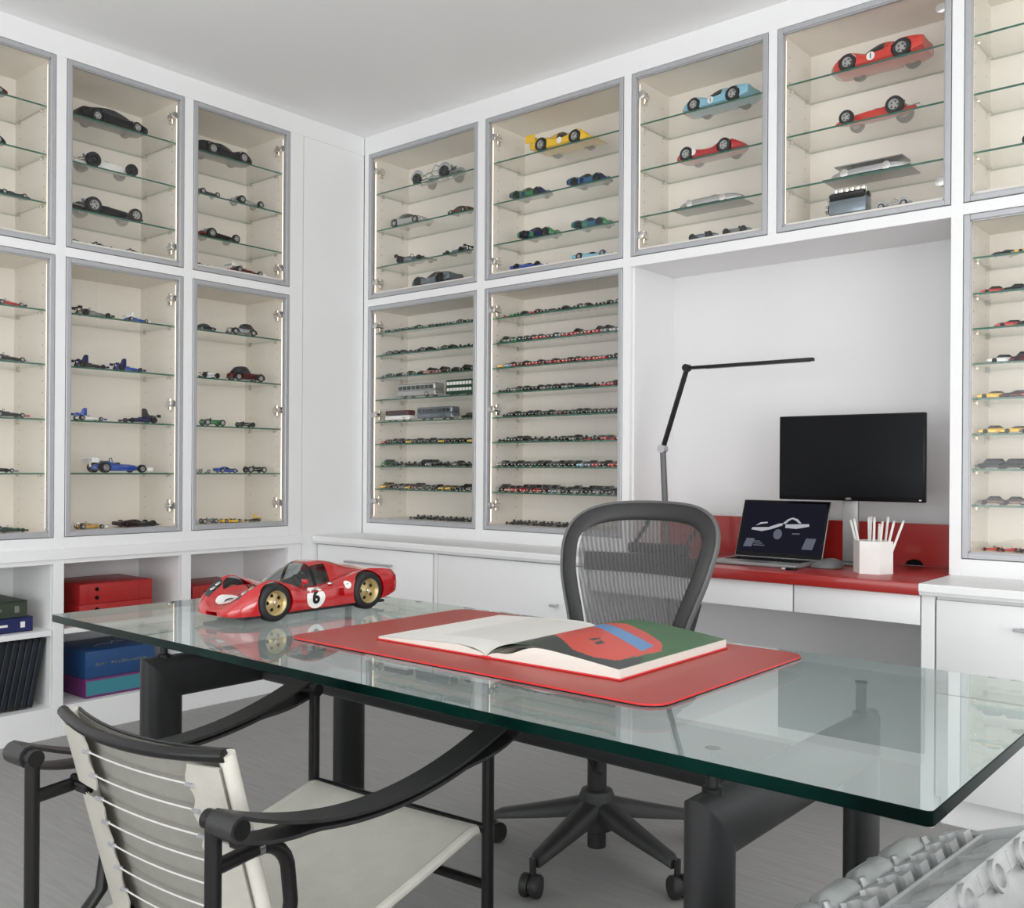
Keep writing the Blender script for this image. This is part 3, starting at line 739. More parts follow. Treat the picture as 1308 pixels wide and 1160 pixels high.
    if base in ('gt', 'proto'):
        m = MB()
        for sy in (-1, 1):
            m.lathe([(0, 0), (1, 0), (.6, .012), (0, .014)], 12, Matrix.Translation((.405, sy * .135, .115)) @ Matrix.Rotation(R(55), 4, 'Y') @ Matrix.Diagonal((.035, .02, 1, 1)))
        P.append(('headlamp', m.mesh('headlamp', ['paint_white']), ['white'], None, None))
    if base == 'stream':
        m = MB(); m.rbox(-.56, .56, -.22, .22, 0, .018, .003, 1)
        P.append(('display_base', m.mesh('display_base', ['paint_black']), ['B'], None, None))
        m = MB()
        if kind == 'stream2': m.rbox(-.46, .42, -.17, .17, .165, .18, .006, 1); m.cyl((-.2, 0, .12), (-.2, 0, .17), .02); m.cyl((.25, 0, .12), (.25, 0, .17), .02)
        else: loft(m, [(.12, .05, .12, .125), (.02, .07, .12, .165), (-.08, .07, .125, .175), (-.3, .03, .12, .13)], ring_canopy, 3)
        P.append(('top_deck' if kind == 'stream2' else 'canopy', m.mesh('canopy', [MATS['paint_red']]), ['A'], None, None))
        m = MB()
        for x in (.28, -.26):
            for sy in (-1, 1): m.lathe([(0, 0), (.055, 0), (.055, .012), (.03, .016), (0, .016)], 14, Matrix.Translation((x, sy * .172, .07)) @ Matrix.Rotation(R(-90 * sy), 4, 'X'))
        P.append(('wheel_disc', m.mesh('wheel_disc', ['chrome']), ['chrome'], None, None))
    if base == 'bus':
        H = {'bus': .26, 'bus2': .42, 'van': .30}[kind]
        lo = MB().rbox(-.5, .5, -.125, .125, .035, H * .52, .02, 3); hi = MB().rbox(-.498, .496, -.124, .124, H * .50, H, .03, 3)
        P.append(('body', lo.mesh('body', [MATS['paint_red']]), ['A'], None, None))
        P.append(('roof', hi.mesh('roof', [MATS['paint_red']]), ['B' if kind == 'van' else 'A'], None, None))
        m = MB()
        for (za, zb) in ([(.58, .84)] if kind != 'bus2' else [(.28, .46), (.66, .86)]):
            for k in range(8):
                xa = -.45 + k * .115
                for sy in (-1, 1): m.box(xa, xa + .095, sy * .1265 - .002, sy * .1265 + .002, H * za, H * zb)
            m.box(.494, .502, -.10, .10, H * za, H * zb)
        P.append(('window', m.mesh('window', ['car_glass'], 0), ['glass' if kind != 'bus2' else 'white'], None, None))
        m = MB(); m.rbox(.49, .515, -.12, .12, .04, .07, .008, 1); m.rbox(-.515, -.49, -.12, .12, .04, .07, .008, 1)
        P.append(('bumper', m.mesh('bumper', ['chrome']), ['chrome'], None, None))
    if base == 'chassis':
        m = MB()
        for sy in (-1, 1):
            m.tube([(.48, sy * .07, .07), (.30, sy * .10, .075), (0, sy * .13, .07), (-.25, sy * .11, .08), (-.48, sy * .09, .10)], .012, 7)
            m.tube([(.40, sy * .09, .10), (.1, sy * .12, .15), (-.1, sy * .12, .16), (-.4, sy * .10, .15)], .009, 6)
            for x in (.35, .15, 0, -.2, -.38): m.cyl((x, sy * .11, .075), (x + .04, sy * .11, .145), .007, 6)
        for x in (.42, .15, -.12, -.42): m.cyl((x, -.11, .08), (x, .11, .08), .009, 6)
        P.append(('frame_rails', m.mesh('frame_rails', ['paint_silver']), ['A'], None, None))
        m = MB(); m.rbox(-.36, -.10, -.06, .06, .08, .17, .015, 2)
        for k in range(6):
            for sy in (-1, 1): m.cyl((-.12 - .04 * k, sy * .03, .165), (-.12 - .04 * k, sy * .05, .22), .012, 8)
        P.append(('engine', m.mesh('engine', ['paint_steel']), ['steel'], None, None))
        m = MB()
        for x, r in ((.30, .11), (-.28, .12)):
            for sy in (-1, 1): m.tube([(x + r * math.cos(a), sy * .165, .09 + r * math.sin(a)) for a in [math.pi * k / 10 for k in range(11)]], .018, 6, flat=(.35, 1.7, (0, 1, 0)))
        m.tube([(.08, -.09, .14), (.0, -.07, .27), (0, .07, .27), (.08, .09, .14)], .008, 6); m.tube([(0, -.07, .27), (-.18, -.08, .17)], .008, 6); m.tube([(0, .07, .27), (-.18, .08, .17)], .008, 6)
        P.append(('wheel_arch', m.mesh('wheel_arch', ['paint_silver']), ['A'], None, None))
    if base == 'engine':
        m = MB(); m.rbox(-.42, .38, -.17, .17, .06, .40, .03, 2); m.rbox(-.36, .32, -.12, .12, 0, .08, .02, 1)
        P.append(('block', m.mesh('block', ['paint_steel']), ['A'], None, None))
        m = MB()
        for sy in (-1, 1):
            m.M = Matrix.Translation((0, sy * .13, .44)) @ Matrix.Rotation(R(-28 * sy), 4, 'X')
            m.rbox(-.40, .36, -.075, .075, -.08, .08, .025, 2)
        m.M = Matrix.Identity(4)
        P.append(('cylinder_bank', m.mesh('cylinder_bank', ['paint_black']), ['B'], None, None))
        m = MB()
        for k in range(6):
            for sy in (-1, 1): m.cyl((-.33 + .12 * k, sy * .04, .46), (-.33 + .12 * k, sy * .05, .60), .028, 10, r1=.045)
        P.append(('intake', m.mesh('intake', ['chrome']), ['chrome'], None, None))
        m = MB()
        for (y, z) in ((0, .34), (-.12, .2), (.12, .2)): m.lathe([(0, 0), (.10, 0), (.10, .03), (.085, .035), (.10, .04), (.10, .06), (0, .06)], 16, Matrix.Translation((.38, y, z)) @ Matrix.Rotation(R(90), 4, 'Y'))
        P.append(('pulley', m.mesh('pulley', ['chrome']), ['chrome'], None, None))
    if wh and base not in ('stream',):
        cache = {}
        for x, r, wd in ((wh[0], wh[2], wh[5]), (wh[1], wh[3], wh[6])):
            ty, rim, dk = wheel_mesh(r, wd)
            mt = ty.mesh('wheel', ['tyre']); mr = rim.mesh('rim', ['paint_silver']); md = dk.mesh('rim_hole', ['tyre'], 0)
            for sy in (-1, 1):
                P.append(('wheel', mt, ['tyre'], ((x, sy * wh[4], r), 0 if sy < 0 else math.pi), None))
                P.append(('rim', mr, ['rim'], None, len(P) - 1))
                P.append(('rim_hole', md, ['tyre'], None, len(P) - 2))
    TEMPL[kind] = P
    return P
FIX = dict(glass='car_glass', pane='pane_glass', chrome='chrome', tyre='tyre', black='paint_black', white='paint_white', steel='paint_steel')
RIMS = dict(black='silver', silver='silver', white='silver', red='silver', tyre='charcoal')
def build_car(kind, cols, loc, rz, L, label, group, rim='silver', cat='model car', name='model_car'):
    E = thing(name, label, cat, loc, rz, group)
    E.scale = (L, L, L)
    objs = []
    simple = L < 0.17
    for (n, me, slots, place, par) in template(kind):
        if simple and n == 'rim_hole': objs.append(None); continue
        o = obj(n, me, objs[par] if par is not None else E)
        if place:
            o.location = place[0]; o.rotation_euler = (0, 0, place[1])
        for i, s in enumerate(slots):
            if i >= len(o.material_slots): break
            o.material_slots[i].link = 'OBJECT'
            if s == 'A': mm = paint(cols[0])
            elif s == 'B': mm = paint(cols[1])
            elif s == 'rim': mm = paint(rim)
            else: mm = MATS[FIX[s]]
            o.material_slots[i].material = mm
        objs.append(o)
    return E
# (cabinet, shelf, kind, colours, position along wall, depth, length, heading, label)
CARS = [
    ('L1u', 0, 'gt', ('maroon', 'black'), 1.571, 0.092, 0.181, 1, 'dark red model coupe, partly cut off, on the top shelf at the far left'),
    ('L1u', 1, 'proto', ('black', 'silver'), 1.575, 0.088, 0.164, 1, 'black model racer, only its nose showing, on a middle shelf at far left'),
    ('L1u', 2, 'wedge', ('charcoal', 'gold'), 1.685, 0.080, 0.131, 1, 'small dark model racer with yellow flash on the lowest glass shelf, far left'),
    ('L2u', 0, 'gt', ('black', 'silver'), 2.121, 0.119, 0.308, 1, 'large black model coupe with silver wheels on a top shelf'),
    ('L2u', 1, 'cigar', ('white', 'tyre'), 2.098, 0.121, 0.310, 1, 'white open-wheel model racer with bare engine below the large black coupe'),
    ('L2u', 2, 'cigar2', ('black', 'silver'), 2.108, 0.128, 0.341, 1, 'black open-wheel model racer with silver wheels and exposed engine'),
    ('L3u', 0, 'proto', ('black', 'silver'), 2.683, 0.118, 0.301, 1, 'long black model prototype with silver wheels on the top shelf by the corner'),
    ('L3u', 1, 'cigar', ('charcoal', 'silver'), 2.581, 0.084, 0.139, 1, 'dark grey model racer half hidden by the door frame, near the corner'),
    ('L3u', 1, 'cigar', ('silver', 'red'), 2.811, 0.095, 0.193, 1, 'silver and red open-wheel model racer on the middle shelf by the corner'),
    ('L3u', 2, 'cigar2', ('black', 'red'), 2.658, 0.105, 0.236, 1, 'black open-wheel model racer on the third shelf by the corner'),
    ('L2l', 0, 'f1', ('grey', 'tyre'), 2.032, 0.093, 0.160, 1, 'low grey model racer on a shelf below the white open-wheel racer'),
    ('L2l', 0, 'f1a', ('blue', 'white'), 2.224, 0.082, 0.115, 1, 'small blue and white model racer with a pale airbox'),
    ('L2l', 1, 'f1a', ('charcoal', 'navy'), 2.017, 0.089, 0.142, 1, 'dark model racer with navy airbox, first of two with tall airboxes'),
    ('L2l', 1, 'f1a', ('blue', 'navy'), 2.190, 0.088, 0.140, 1, 'blue model racer with tall navy airbox behind the dark one'),
    ('L2l', 2, 'f1a', ('white', 'blue'), 2.011, 0.087, 0.136, 1, 'white and blue model racer facing a darker one'),
    ('L2l', 2, 'f1a', ('navy', 'charcoal'), 2.252, 0.094, 0.166, -1, 'navy model racer with thick black tyres'),
    ('L2l', 3, 'f1', ('blue', 'white'), 2.160, 0.123, 0.278, 1, 'long bright blue model racer with red details and front wheels far apart'),
    ('L2l', 4, 'f1', ('gold', 'white'), 2.017, 0.087, 0.136, 1, 'gold and white model racer on the cabinet floor'),
    ('L2l', 4, 'wedge', ('black', 'charcoal'), 2.240, 0.094, 0.196, 1, 'low black wedge model racer on the cabinet floor'),
    ('L3l', 0, 'sedan', ('black', 'silver'), 2.569, 0.073, 0.101, 1, 'small black model saloon with a bright wheel'),
    ('L3l', 0, 'limo', ('silver', 'black'), 2.778, 0.081, 0.156, -1, 'silver and black vintage model saloon with tall rounded roof'),
    ('L3l', 1, 'vintage', ('white', 'tyre'), 2.591, 0.074, 0.122, 1, 'white vintage model racer on the second shelf by the corner'),
    ('L3l', 1, 'limo', ('maroon', 'black'), 2.807, 0.088, 0.193, 1, 'dark maroon vintage model limousine with long bonnet'),
    ('L3l', 2, 'vintage', ('green', 'silver'), 2.614, 0.078, 0.147, 1, 'green vintage model racer with pale wheel'),
    ('L3l', 2, 'vintage', ('darkgreen', 'tyre'), 2.795, 0.073, 0.117, 1, 'small dark green vintage model racer'),
    ('L3l', 3, 'vintage', ('white', 'silver'), 2.559, 0.066, 0.079, 1, 'small white model racer beside the blue one'),
    ('L3l', 3, 'proto', ('blue', 'white'), 2.692, 0.079, 0.119, 1, 'bright blue model racer between a white and a black one'),
    ('L3l', 3, 'vintage', ('black', 'silver'), 2.855, 0.077, 0.142, 1, 'black model racer with pale wheel next to the blue one'),
    ('L3l', 4, 'vintage', ('grey', 'silver'), 2.592, 0.072, 0.111, 1, 'grey vintage model racer on the cabinet floor'),
    ('L3l', 4, 'wedge', ('yellow', 'black'), 2.718, 0.079, 0.124, 1, 'yellow wedge model racer on the cabinet floor'),
    ('L3l', 4, 'f1a', ('charcoal', 'yellow'), 2.845, 0.075, 0.089, -1, 'dark model racer with yellow wing on the cabinet floor'),
    ('L1l', 0, 'f1', ('red', 'black'), 1.675, 0.084, 0.124, 1, 'red and black model racer at the far left, highest lower shelf'),
    ('L1l', 1, 'f1', ('charcoal', 'silver'), 1.674, 0.090, 0.147, 1, 'charcoal model racer at the far left, second lower shelf'),
    ('L1l', 2, 'f1', ('charcoal', 'red'), 1.676, 0.090, 0.147, 1, 'dark model racer with red details at the far left, third lower shelf'),
    ('L1l', 3, 'f1', ('black', 'grey'), 1.639, 0.087, 0.135, 1, 'black model racer at the far left, fourth lower shelf'),
    ('L1l', 4, 'f1', ('darkgreen', 'tyre'), 1.689, 0.083, 0.119, 1, 'dark green model racer on the cabinet floor at far left'),
    ('Au', 0, 'chassis', ('silver', 'tyre'), -3.571, 0.121, 0.342, -1, 'bare silver model chassis with open wheel arches'),
    ('Au', 1, 'gt', ('silver', 'white'), -3.760, 0.109, 0.262, 1, 'silver model coupe with white tail lamps beside a brown car'),
    ('Au', 1, 'gt', ('brown', 'grey'), -3.376, 0.084, 0.144, -1, 'brown model coupe beside the silver one, cut by the door frame'),
    ('Au', 2, 'f1', ('steel', 'tyre'), -3.732, 0.110, 0.229, 1, 'blue grey model racer with black tyres, first of two on its shelf'),
    ('Au', 2, 'f1', ('steel', 'charcoal'), -3.397, 0.092, 0.157, -1, 'blue grey model racer next to the door frame'),
    ('Au', 3, 'proto', ('steel', 'navy'), -3.571, 0.108, 0.258, -1, 'blue and silver model prototype on the cabinet floor'),
    ('Bu', 0, 'wing', ('yellow', 'grey'), -2.736, 0.126, 0.339, 1, 'bright yellow winged model racer on a top shelf'),
    ('Bu', 1, 'protog', ('green', 'navy'), -2.921, 0.099, 0.215, 1, 'green and navy model racer, second shelf under the yellow one'),
    ('Bu', 1, 'protog', ('bluegreen', 'navy'), -2.576, 0.099, 0.214, 1, 'blue green model racer with black wheels, second shelf under the yellow one'),
    ('Bu', 2, 'protog', ('navy', 'green'), -2.868, 0.100, 0.220, 1, 'navy and green model racer, third shelf under the yellow one'),
    ('Bu', 2, 'protog', ('bluegreen', 'green'), -2.555, 0.096, 0.200, 1, 'blue model racer with green nose, third shelf under the yellow one'),
    ('Bu', 3, 'wedge', ('blue', 'navy'), -2.912, 0.092, 0.187, 1, 'low blue model racer on the cabinet floor under the green ones'),
    ('Bu', 3, 'wedge', ('lightblue', 'blue'), -2.540, 0.093, 0.190, 1, 'low light blue model racer on the cabinet floor under the green ones'),
    ('Cu', 0, 'gtr', ('lightblue', 'orange'), -1.935, 0.120, 0.310, -1, 'pale blue model racer with orange nose and white roundel'),
    ('Cu', 1, 'roadster', ('red', 'silver'), -1.967, 0.115, 0.303, -1, 'red open model roadster with large silver wheels'),
    ('Cu', 2, 'stream', ('silver', 'black'), -1.966, 0.115, 0.283, -1, 'silver streamlined model racer on a black base'),
    ('Cu', 3, 'vintage', ('steel', 'tyre'), -1.983, 0.074, 0.126, -1, 'grey metal model racer on the cabinet floor, first of two'),
    ('Cu', 3, 'vintage', ('grey', 'tyre'), -1.830, 0.074, 0.121, -1, 'grey metal model racer on the cabinet floor, second of two'),
    ('Du', 0, 'gtr', ('orangered', 'silver'), -1.278, 0.127, 0.343, -1, 'orange red model racer with white number roundel'),
    ('Du', 1, 'cigar', ('orangered', 'silver'), -1.287, 0.121, 0.310, -1, 'orange red cigar shaped model racer with exposed wheels'),
    ('Du', 2, 'stream2', ('silver', 'black'), -1.307, 0.116, 0.287, -1, 'long silver record model car with flat top'),
    ('Du', 3, 'engine', ('steel', 'black'), -1.377, 0.088, 0.157, -1, 'small metal model engine with black cylinder bank'),
    ('Du', 3, 'chassis', ('silver', 'grey'), -1.205, 0.078, 0.123, -1, 'low silver model chassis beside the model engine'),
    ('Eu', 2, 'vintage', ('grey', 'tyre'), -0.730, 0.075, 0.130, -1, 'grey model racer with dark wheel, cut by the picture edge'),
    ('Al', 3, 'bus', ('silver', 'white'), -3.665, 0.089, 0.286, -1, 'white and silver model bus'),
    ('Al', 3, 'bus2', ('darkgreen', 'black'), -3.351, 0.077, 0.189, -1, 'dark green double-deck model bus'),
    ('Al', 4, 'van', ('white', 'maroon'), -3.805, 0.076, 0.188, -1, 'white model van with red roof'),
    ('Al', 4, 'bus', ('steel', 'silver'), -3.529, 0.085, 0.256, -1, 'silver grey streamlined model coach'),
    ('Al', 4, 'sedan', ('black', 'charcoal'), -3.293, 0.072, 0.094, -1, 'black model saloon next to the silver coach'),
    ('L2u', 3, 'f1', ('black', 'tyre'), 1.959, 0.067, 0.055, 1, 'tiny black model racer on the floor under the black open-wheel racer, first of three'),
    ('L2u', 3, 'f1', ('charcoal', 'tyre'), 2.064, 0.072, 0.076, 1, 'tiny dark model racer on the floor under the black open-wheel racer, middle one'),
    ('L2u', 3, 'f1', ('black', 'charcoal'), 2.217, 0.071, 0.070, 1, 'tiny black model racer on the floor under the black open-wheel racer, third'),
    ('L3u', 3, 'f1', ('black', 'tyre'), 2.546, 0.070, 0.067, 1, 'tiny black model racer on the cabinet floor near the corner, upper cabinet'),
    ('L3u', 3, 'f1', ('maroon', 'white'), 2.803, 0.097, 0.176, 1, 'dark red and white model racer on the upper cabinet floor near the corner'),
]
RIMK = {'white': 'charcoal', 'tyre': 'charcoal'}
for (cab, sh, kind, cols, s, d, L, face, label) in CARS:
    c = CAB[cab]; z = c['shelves'][sh] + 0.0003
    rz = wrot(c['wall']) + (0 if face > 0 else math.pi)
    eng = kind == 'engine'
    if sh == 3 and cab[-1] == 'u': L *= 1.12
    build_car(kind, cols, wloc(c['wall'], s, d, z), rz, L, label, 'larger model cars on the glass shelves',
              rim='charcoal' if cols[1] in ('tyre', 'navy', 'green', 'charcoal') else 'alloy', cat='model engine' if eng else 'model car', name='model_engine' if eng else 'model_car')

# ------------------------------------------------------------------ rows of tiny cars (one small mesh each)
def tiny_mesh(h, cab0, cab1, nose):
    mb = MB()
    st = [(.5, .16, .05, .09, .12, .12), (.42, .20, .04, .10, nose, nose), (.1, .205, .04, .10, nose + .03, nose + .04), (-.3, .205, .04, .10, nose + .04, nose + .05), (-.5, .17, .06, .10, nose, nose)]
    loft(mb, st, ring_body, 1, None, True, 0)
    loft(mb, [(cab0, .15, nose + .02, nose + .03), (cab0 - .14, .17, nose + .03, h), (cab1 + .12, .165, nose + .03, h), (cab1, .14, nose + .02, nose + .03)], ring_canopy, 1, lambda x, k: 0 if (k >= 4 and cab1 + .1 < x < cab0 - .1) else 1)
    for x in (.29, -.29):
        for sy in (-1, 1): mb.cyl((x, sy * .13, .085), (x, sy * .215, .085), .085, 9, 2)
    for sy in (-1, 1): mb.box(.485, .505, sy * .11 - .03, sy * .11 + .03, .085, .12, 3)
    return mb.mesh('tiny_model_car', [MATS['paint_red'], 'car_glass', 'tyre', 'paint_white'], 40)
def tiny_racer():
    mb = MB()
    loft(mb, BODY['f1'], ring_body, 1, None, True, 0)
    mb.box(.42, .5, -.2, .2, .035, .055, 0); mb.box(-.5, -.4, -.19, .19, .19, .21, 0); mb.box(-.46, -.43, -.02, .02, .1, .19, 1)
    mb.box(-.16, -.06, -.04, .04, .15, .26, 1)
    for x, r, wd in ((.31, .075, .03), (-.29, .09, .05)):
        for sy in (-1, 1): mb.cyl((x, sy * (.19 - wd), r), (x, sy * (.19 + wd), r), r, 9, 2)
    return mb.mesh('tiny_racing_car', [MATS['paint_red'], 'car_glass', 'tyre'], 40)
TINY = [tiny_mesh(.30, .22, -.34, .155), tiny_mesh(.26, .16, -.40, .15), tiny_mesh(.36, .30, -.46, .18), tiny_racer()]
ORD = ['first', 'second', 'third', 'fourth', 'fifth', 'sixth', 'seventh', 'eighth', 'ninth', 'tenth', 'eleventh', 'twelfth', 'thirteenth', 'fourteenth', 'fifteenth', 'sixteenth', 'seventeenth', 'eighteenth', 'nineteenth', 'twentieth']
CW = dict(k='black', c='charcoal', d='darkgreen', g='green', G='grey', s='silver', r='red', o='orange', m='maroon', b='blue', n='navy', l='lightblue', y='yellow', w='white', h='brown', p='pink', e='cream', t='steel', O='orangered')
SAY = dict(darkgreen='dark green', lightblue='light blue', steel='blue grey', charcoal='dark grey', orangered='orange red', navy='navy blue')
# shelf -> (colour letters left to right, mesh kinds, length, heading degrees)
ROWS = {
 ('Al', 0): ('dGdkdgGdkdGkdk', '011', .078, 90), ('Al', 1): ('GdkGdkdkGdkdkd', '03', .078, 90), ('Al', 2): ('GdGdphkkm', '012', .082, 85),
 ('Al', 5): ('rkdkykdkdykdkyr', '01', .078, 90), ('Al', 6): ('gGdGkdkGkkdGkdG', '302', .078, 90), ('Al', 7): ('ykhGyhGdkyykkGk', '012', .085, 90), ('Al', 8): ('GdGkGhkdGk', '3', .07, 90),
 ('Bl', 0): ('ogdGrkdGkkdGdkkdk', '013', .080, 90), ('Bl', 1): ('dGgdkrrkGrrhrrGss', '012', .085, 85), ('Bl', 2): ('ylrmrrmrrrmrrOrkd', '01', .082, 90), ('Bl', 3): ('dkGdkkGdkGdnkmrrk', '013', .080, 90),
 ('Bl', 4): ('dkdkkdkdmkdkdkdkk', '01', .078, 90), ('Bl', 5): ('kdkkdGkdkkGdrkrOw', '013', .078, 90), ('Bl', 6): ('GkkdkdkkdkkltrkOk', '01', .080, 90), ('Bl', 7): ('kprrmrmtGkGckGkcG', '02', .092, 80), ('Bl', 8): ('hkdGkhGdG', '3', .07, 90),
 ('El', 0): ('kygoG', '1', .080, 215), ('El', 1): ('OkrmGk', '10', .078, 205), ('El', 2): ('OmrmO', '01', .085, 205), ('El', 3): ('wmrmk', '02', .090, 205),
 ('El', 4): ('ymrym', '01', .090, 205), ('El', 5): ('yykdG', '01', .090, 205), ('El', 6): ('ckckG', '02', .090, 205), ('El', 7): ('hhGyG', '20', .090, 205), ('El', 8): ('OOhOOkO', '31', .065, 200),
}
CASE = dict(Al='in case by the corner', Bl='in case beside the niche', El='in case right of monitor')
STARTS = {('Al', 0): .03, ('Bl', 0): .03, ('Bl', 4): .03, ('Al', 4): .03, ('El', 0): .035, ('El', 2): .05, ('El', 3): .03}
rnd = random.Random(3)
for (cab, sh), (cols, kinds, L, hd) in ROWS.items():
    c = CAB[cab]; n = len(cols)
    span0 = c['s0'] + 0.045 + STARTS.get((cab, sh), 0)
    span1 = c['s1'] - 0.035
    if cab == 'El':
        step = 0.068 if sh < 8 else 0.055
        span0 += 0.024
    else:
        step = (span1 - span0) / (n - 0.5)
    if sh == 8 and cab != 'El': 
        step = 0.047; span0 = c['s1'] - 0.05 - step * n if cab == 'Al' else c['s0'] + 0.09
    for i, ch in enumerate(cols):
        col = CW[ch]
        s = span0 + step * (i + (0.0 if cab != 'El' else 0.0)) + rnd.uniform(-.003, .003)
        if s > c['s1'] - 0.04: continue
        me = TINY[int(kinds[rnd.randrange(len(kinds))])]
        o = obj('tiny_model_car', me)
        o.location = (s, YB + (0.115 if cab != 'El' else 0.105) + rnd.uniform(-.004, .004), c['shelves'][sh] + 0.0003)
        if cab == 'El': o.rotation_euler = (0, 0, R(hd) + rnd.uniform(-.06, .06))
        else: o.rotation_euler = (0, 0, R(-hd) + rnd.uniform(-.05, .05))
        k = (1.28 if sh != 7 else 1.13) if cab != 'El' else 1.08
        o.scale = (L * k, L * k * .90, L * k)
        o.material_slots[0].link = 'OBJECT'; o.material_slots[0].material = paint(col)
        shelf = 'cabinet floor' if sh == 8 else ORD[sh] + ' shelf'
        tag(o, 'tiny %s model car, %s from left, %s, %s' % (SAY.get(col, col), ORD[i], shelf, CASE[cab]), 'model car', 'tiny model cars in rows')
AER_ROT = 0.0
LIT_EDGE_OFF = -0.026
def chair_mesh_mat():
    m = bpy.data.materials.new('chair_mesh'); m.use_nodes = True
    nt = m.node_tree; nt.nodes.clear()
    out = nt.nodes.new('ShaderNodeOutputMaterial')
    tr = nt.nodes.new('ShaderNodeBsdfTransparent')
    df = nt.nodes.new('ShaderNodeBsdfPrincipled'); df.inputs['Base Color'].default_value = rgb(82, 82, 82); df.inputs['Roughness'].default_value = 0.55
    tc = nt.nodes.new('ShaderNodeTexCoord'); mp = nt.nodes.new('ShaderNodeMapping'); mp.inputs['Rotation'].default_value = (0, R(22), 0)
    wv = nt.nodes.new('ShaderNodeTexWave'); wv.wave_type = 'BANDS'; wv.bands_direction = 'X'; wv.inputs['Scale'].default_value = 24; wv.inputs['Distortion'].default_value = 1.2; wv.inputs['Detail'].default_value = 1
    nt.links.new(tc.outputs['Object'], mp.inputs['Vector']); nt.links.new(mp.outputs['Vector'], wv.inputs['Vector'])
    mr = nt.nodes.new('ShaderNodeMapRange'); mr.inputs['To Min'].default_value = 0.62; mr.inputs['To Max'].default_value = 0.86
    nt.links.new(wv.outputs['Fac'], mr.inputs['Value'])
    mx = nt.nodes.new('ShaderNodeMixShader')
    nt.links.new(mr.outputs['Result'], mx.inputs[0]); nt.links.new(tr.outputs[0], mx.inputs[1]); nt.links.new(df.outputs[0], mx.inputs[2])
    nt.links.new(mx.outputs[0], out.inputs['Surface'])
    MATS['chair_mesh'] = m
chair_mesh_mat()
mat('lumbar_brown', rgb(62, 54, 52), 0.5)
# ------------------------------------------------------------------ glass desk
def wmb(E):
    """mesh builder that takes world coordinates for a part of an unrotated thing E"""
    m = MB(); m.M = Matrix.Translation(-Vector(E.location)); return m
def rrect(x0, x1, y0, y1, r, n=5):
    pts = []
    for (cx, cy, a0) in ((x1 - r, y1 - r, 0), (x0 + r, y1 - r, 90), (x0 + r, y0 + r, 180), (x1 - r, y0 + r, 270)):
        for k in range(n + 1):
            a = R(a0 + 90 * k / n); pts.append((cx + r * math.cos(a), cy + r * math.sin(a)))
    return pts
DX0, DX1, DY0, DY1 = -2.598, -0.348, 1.174, 2.024
desk = thing('glass_desk', 'long glass-topped desk on black oval-tube steel legs', 'desk', (-1.473, 1.599, 0))
pts = rrect(DX0, DX1, DY0, DY1, 0.008, 3); n = len(pts)
m = wmb(desk); zb = ZT - 0.019; b = 0.0015
ins = rrect(DX0 + b, DX1 - b, DY0 + b, DY1 - b, 0.008, 3)
vs = [(p[0], p[1], zb) for p in ins] + [(p[0], p[1], zb + b) for p in pts] + [(p[0], p[1], ZT - b) for p in pts] + [(p[0], p[1], ZT) for p in ins]
m.add(vs, [tuple(range(n))[::-1], tuple(range(3 * n, 4 * n))], 0)
for q in range(3):
    for i in range(n):
        back_edge = pts[i][1] > DY1 - 0.009 and pts[(i + 1) % n][1] > DY1 - 0.009
        m.add(vs, [(q * n + i, q * n + (i + 1) % n, (q + 1) * n + (i + 1) % n, (q + 1) * n + i)], 0 if back_edge else 1)
m.build('glass_top', ['desk_glass', 'desk_edge'], desk, 20)
FX = (-2.246, -0.700); FY = (1.292, 1.906); ZBM = 0.594; HB = 0.054; HX = 0.028; NO = 28
def sup(a, e=0.80):
    c, s = math.cos(a), math.sin(a)
    return (math.copysign(abs(c) ** e, c), math.copysign(abs(s) ** e, s))
OV = [sup(2 * math.pi * k / NO) for k in range(NO)]
def skin(m, rings, caps=(True, True)):
    n = len(rings[0]); vs = [p for r in rings for p in r]
    fs = [(i * n + k, i * n + (k + 1) % n, (i + 1) * n + (k + 1) % n, (i + 1) * n + k) for i in range(len(rings) - 1) for k in range(n)]
    if caps[0]: fs.append(tuple(range(n))[::-1])
    if caps[1]: fs.append(tuple(range((len(rings) - 1) * n, len(rings) * n)))
    m.add(vs, fs)
for x in FX:
    for i, y in enumerate(FY):
        sg = -1 if i == 0 else 1         # outward direction in y
        m = wmb(desk)
        skin(m, [[(x + HX * c, y + HB * s, 0.004) for c, s in OV], [(x + HX * c, y + HB * s, ZBM + sg * HB * s) for c, s in OV]])
        leg = m.build('leg', 'black_metal', desk, 40)
        m = wmb(desk); m.lathe([(0.034, 0), (0.034, 0.004), (0, 0.004)], 16, Matrix.Translation((x, y, 0)))
        m.build('foot_pad', 'plastic_dark', leg)
    m = wmb(desk)
    skin(m, [[(x + HX * c, FY[0] - HB * s, ZBM + HB * s) for c, s in OV], [(x + HX * c, FY[1] + HB * s, ZBM + HB * s) for c, s in OV]])
    beam = m.build('cross_beam', 'black_metal', desk, 40)
    for y in FY:
        m = wmb(desk); z0 = ZBM + HB
        m.lathe([(0.016, z0 - .012), (0.016, z0 + .004), (0.010, z0 + .006), (0.010, zb - .006), (0.012, zb - .004), (0.012, zb)], 16, Matrix.Translation((x, y + (.006 if y < 1.5 else -.006), 0)))
        m.build('glass_support', 'black_frame', desk)
m = wmb(desk); yc = 1.599
skin(m, [[(FX[0] + 0.02, yc + HX * c, ZBM + HB * s) for c, s in OV], [(FX[1] - 0.02, yc + HX * c, ZBM + HB * s) for c, s in OV]])
m.build('long_beam', 'black_metal', desk, 40)

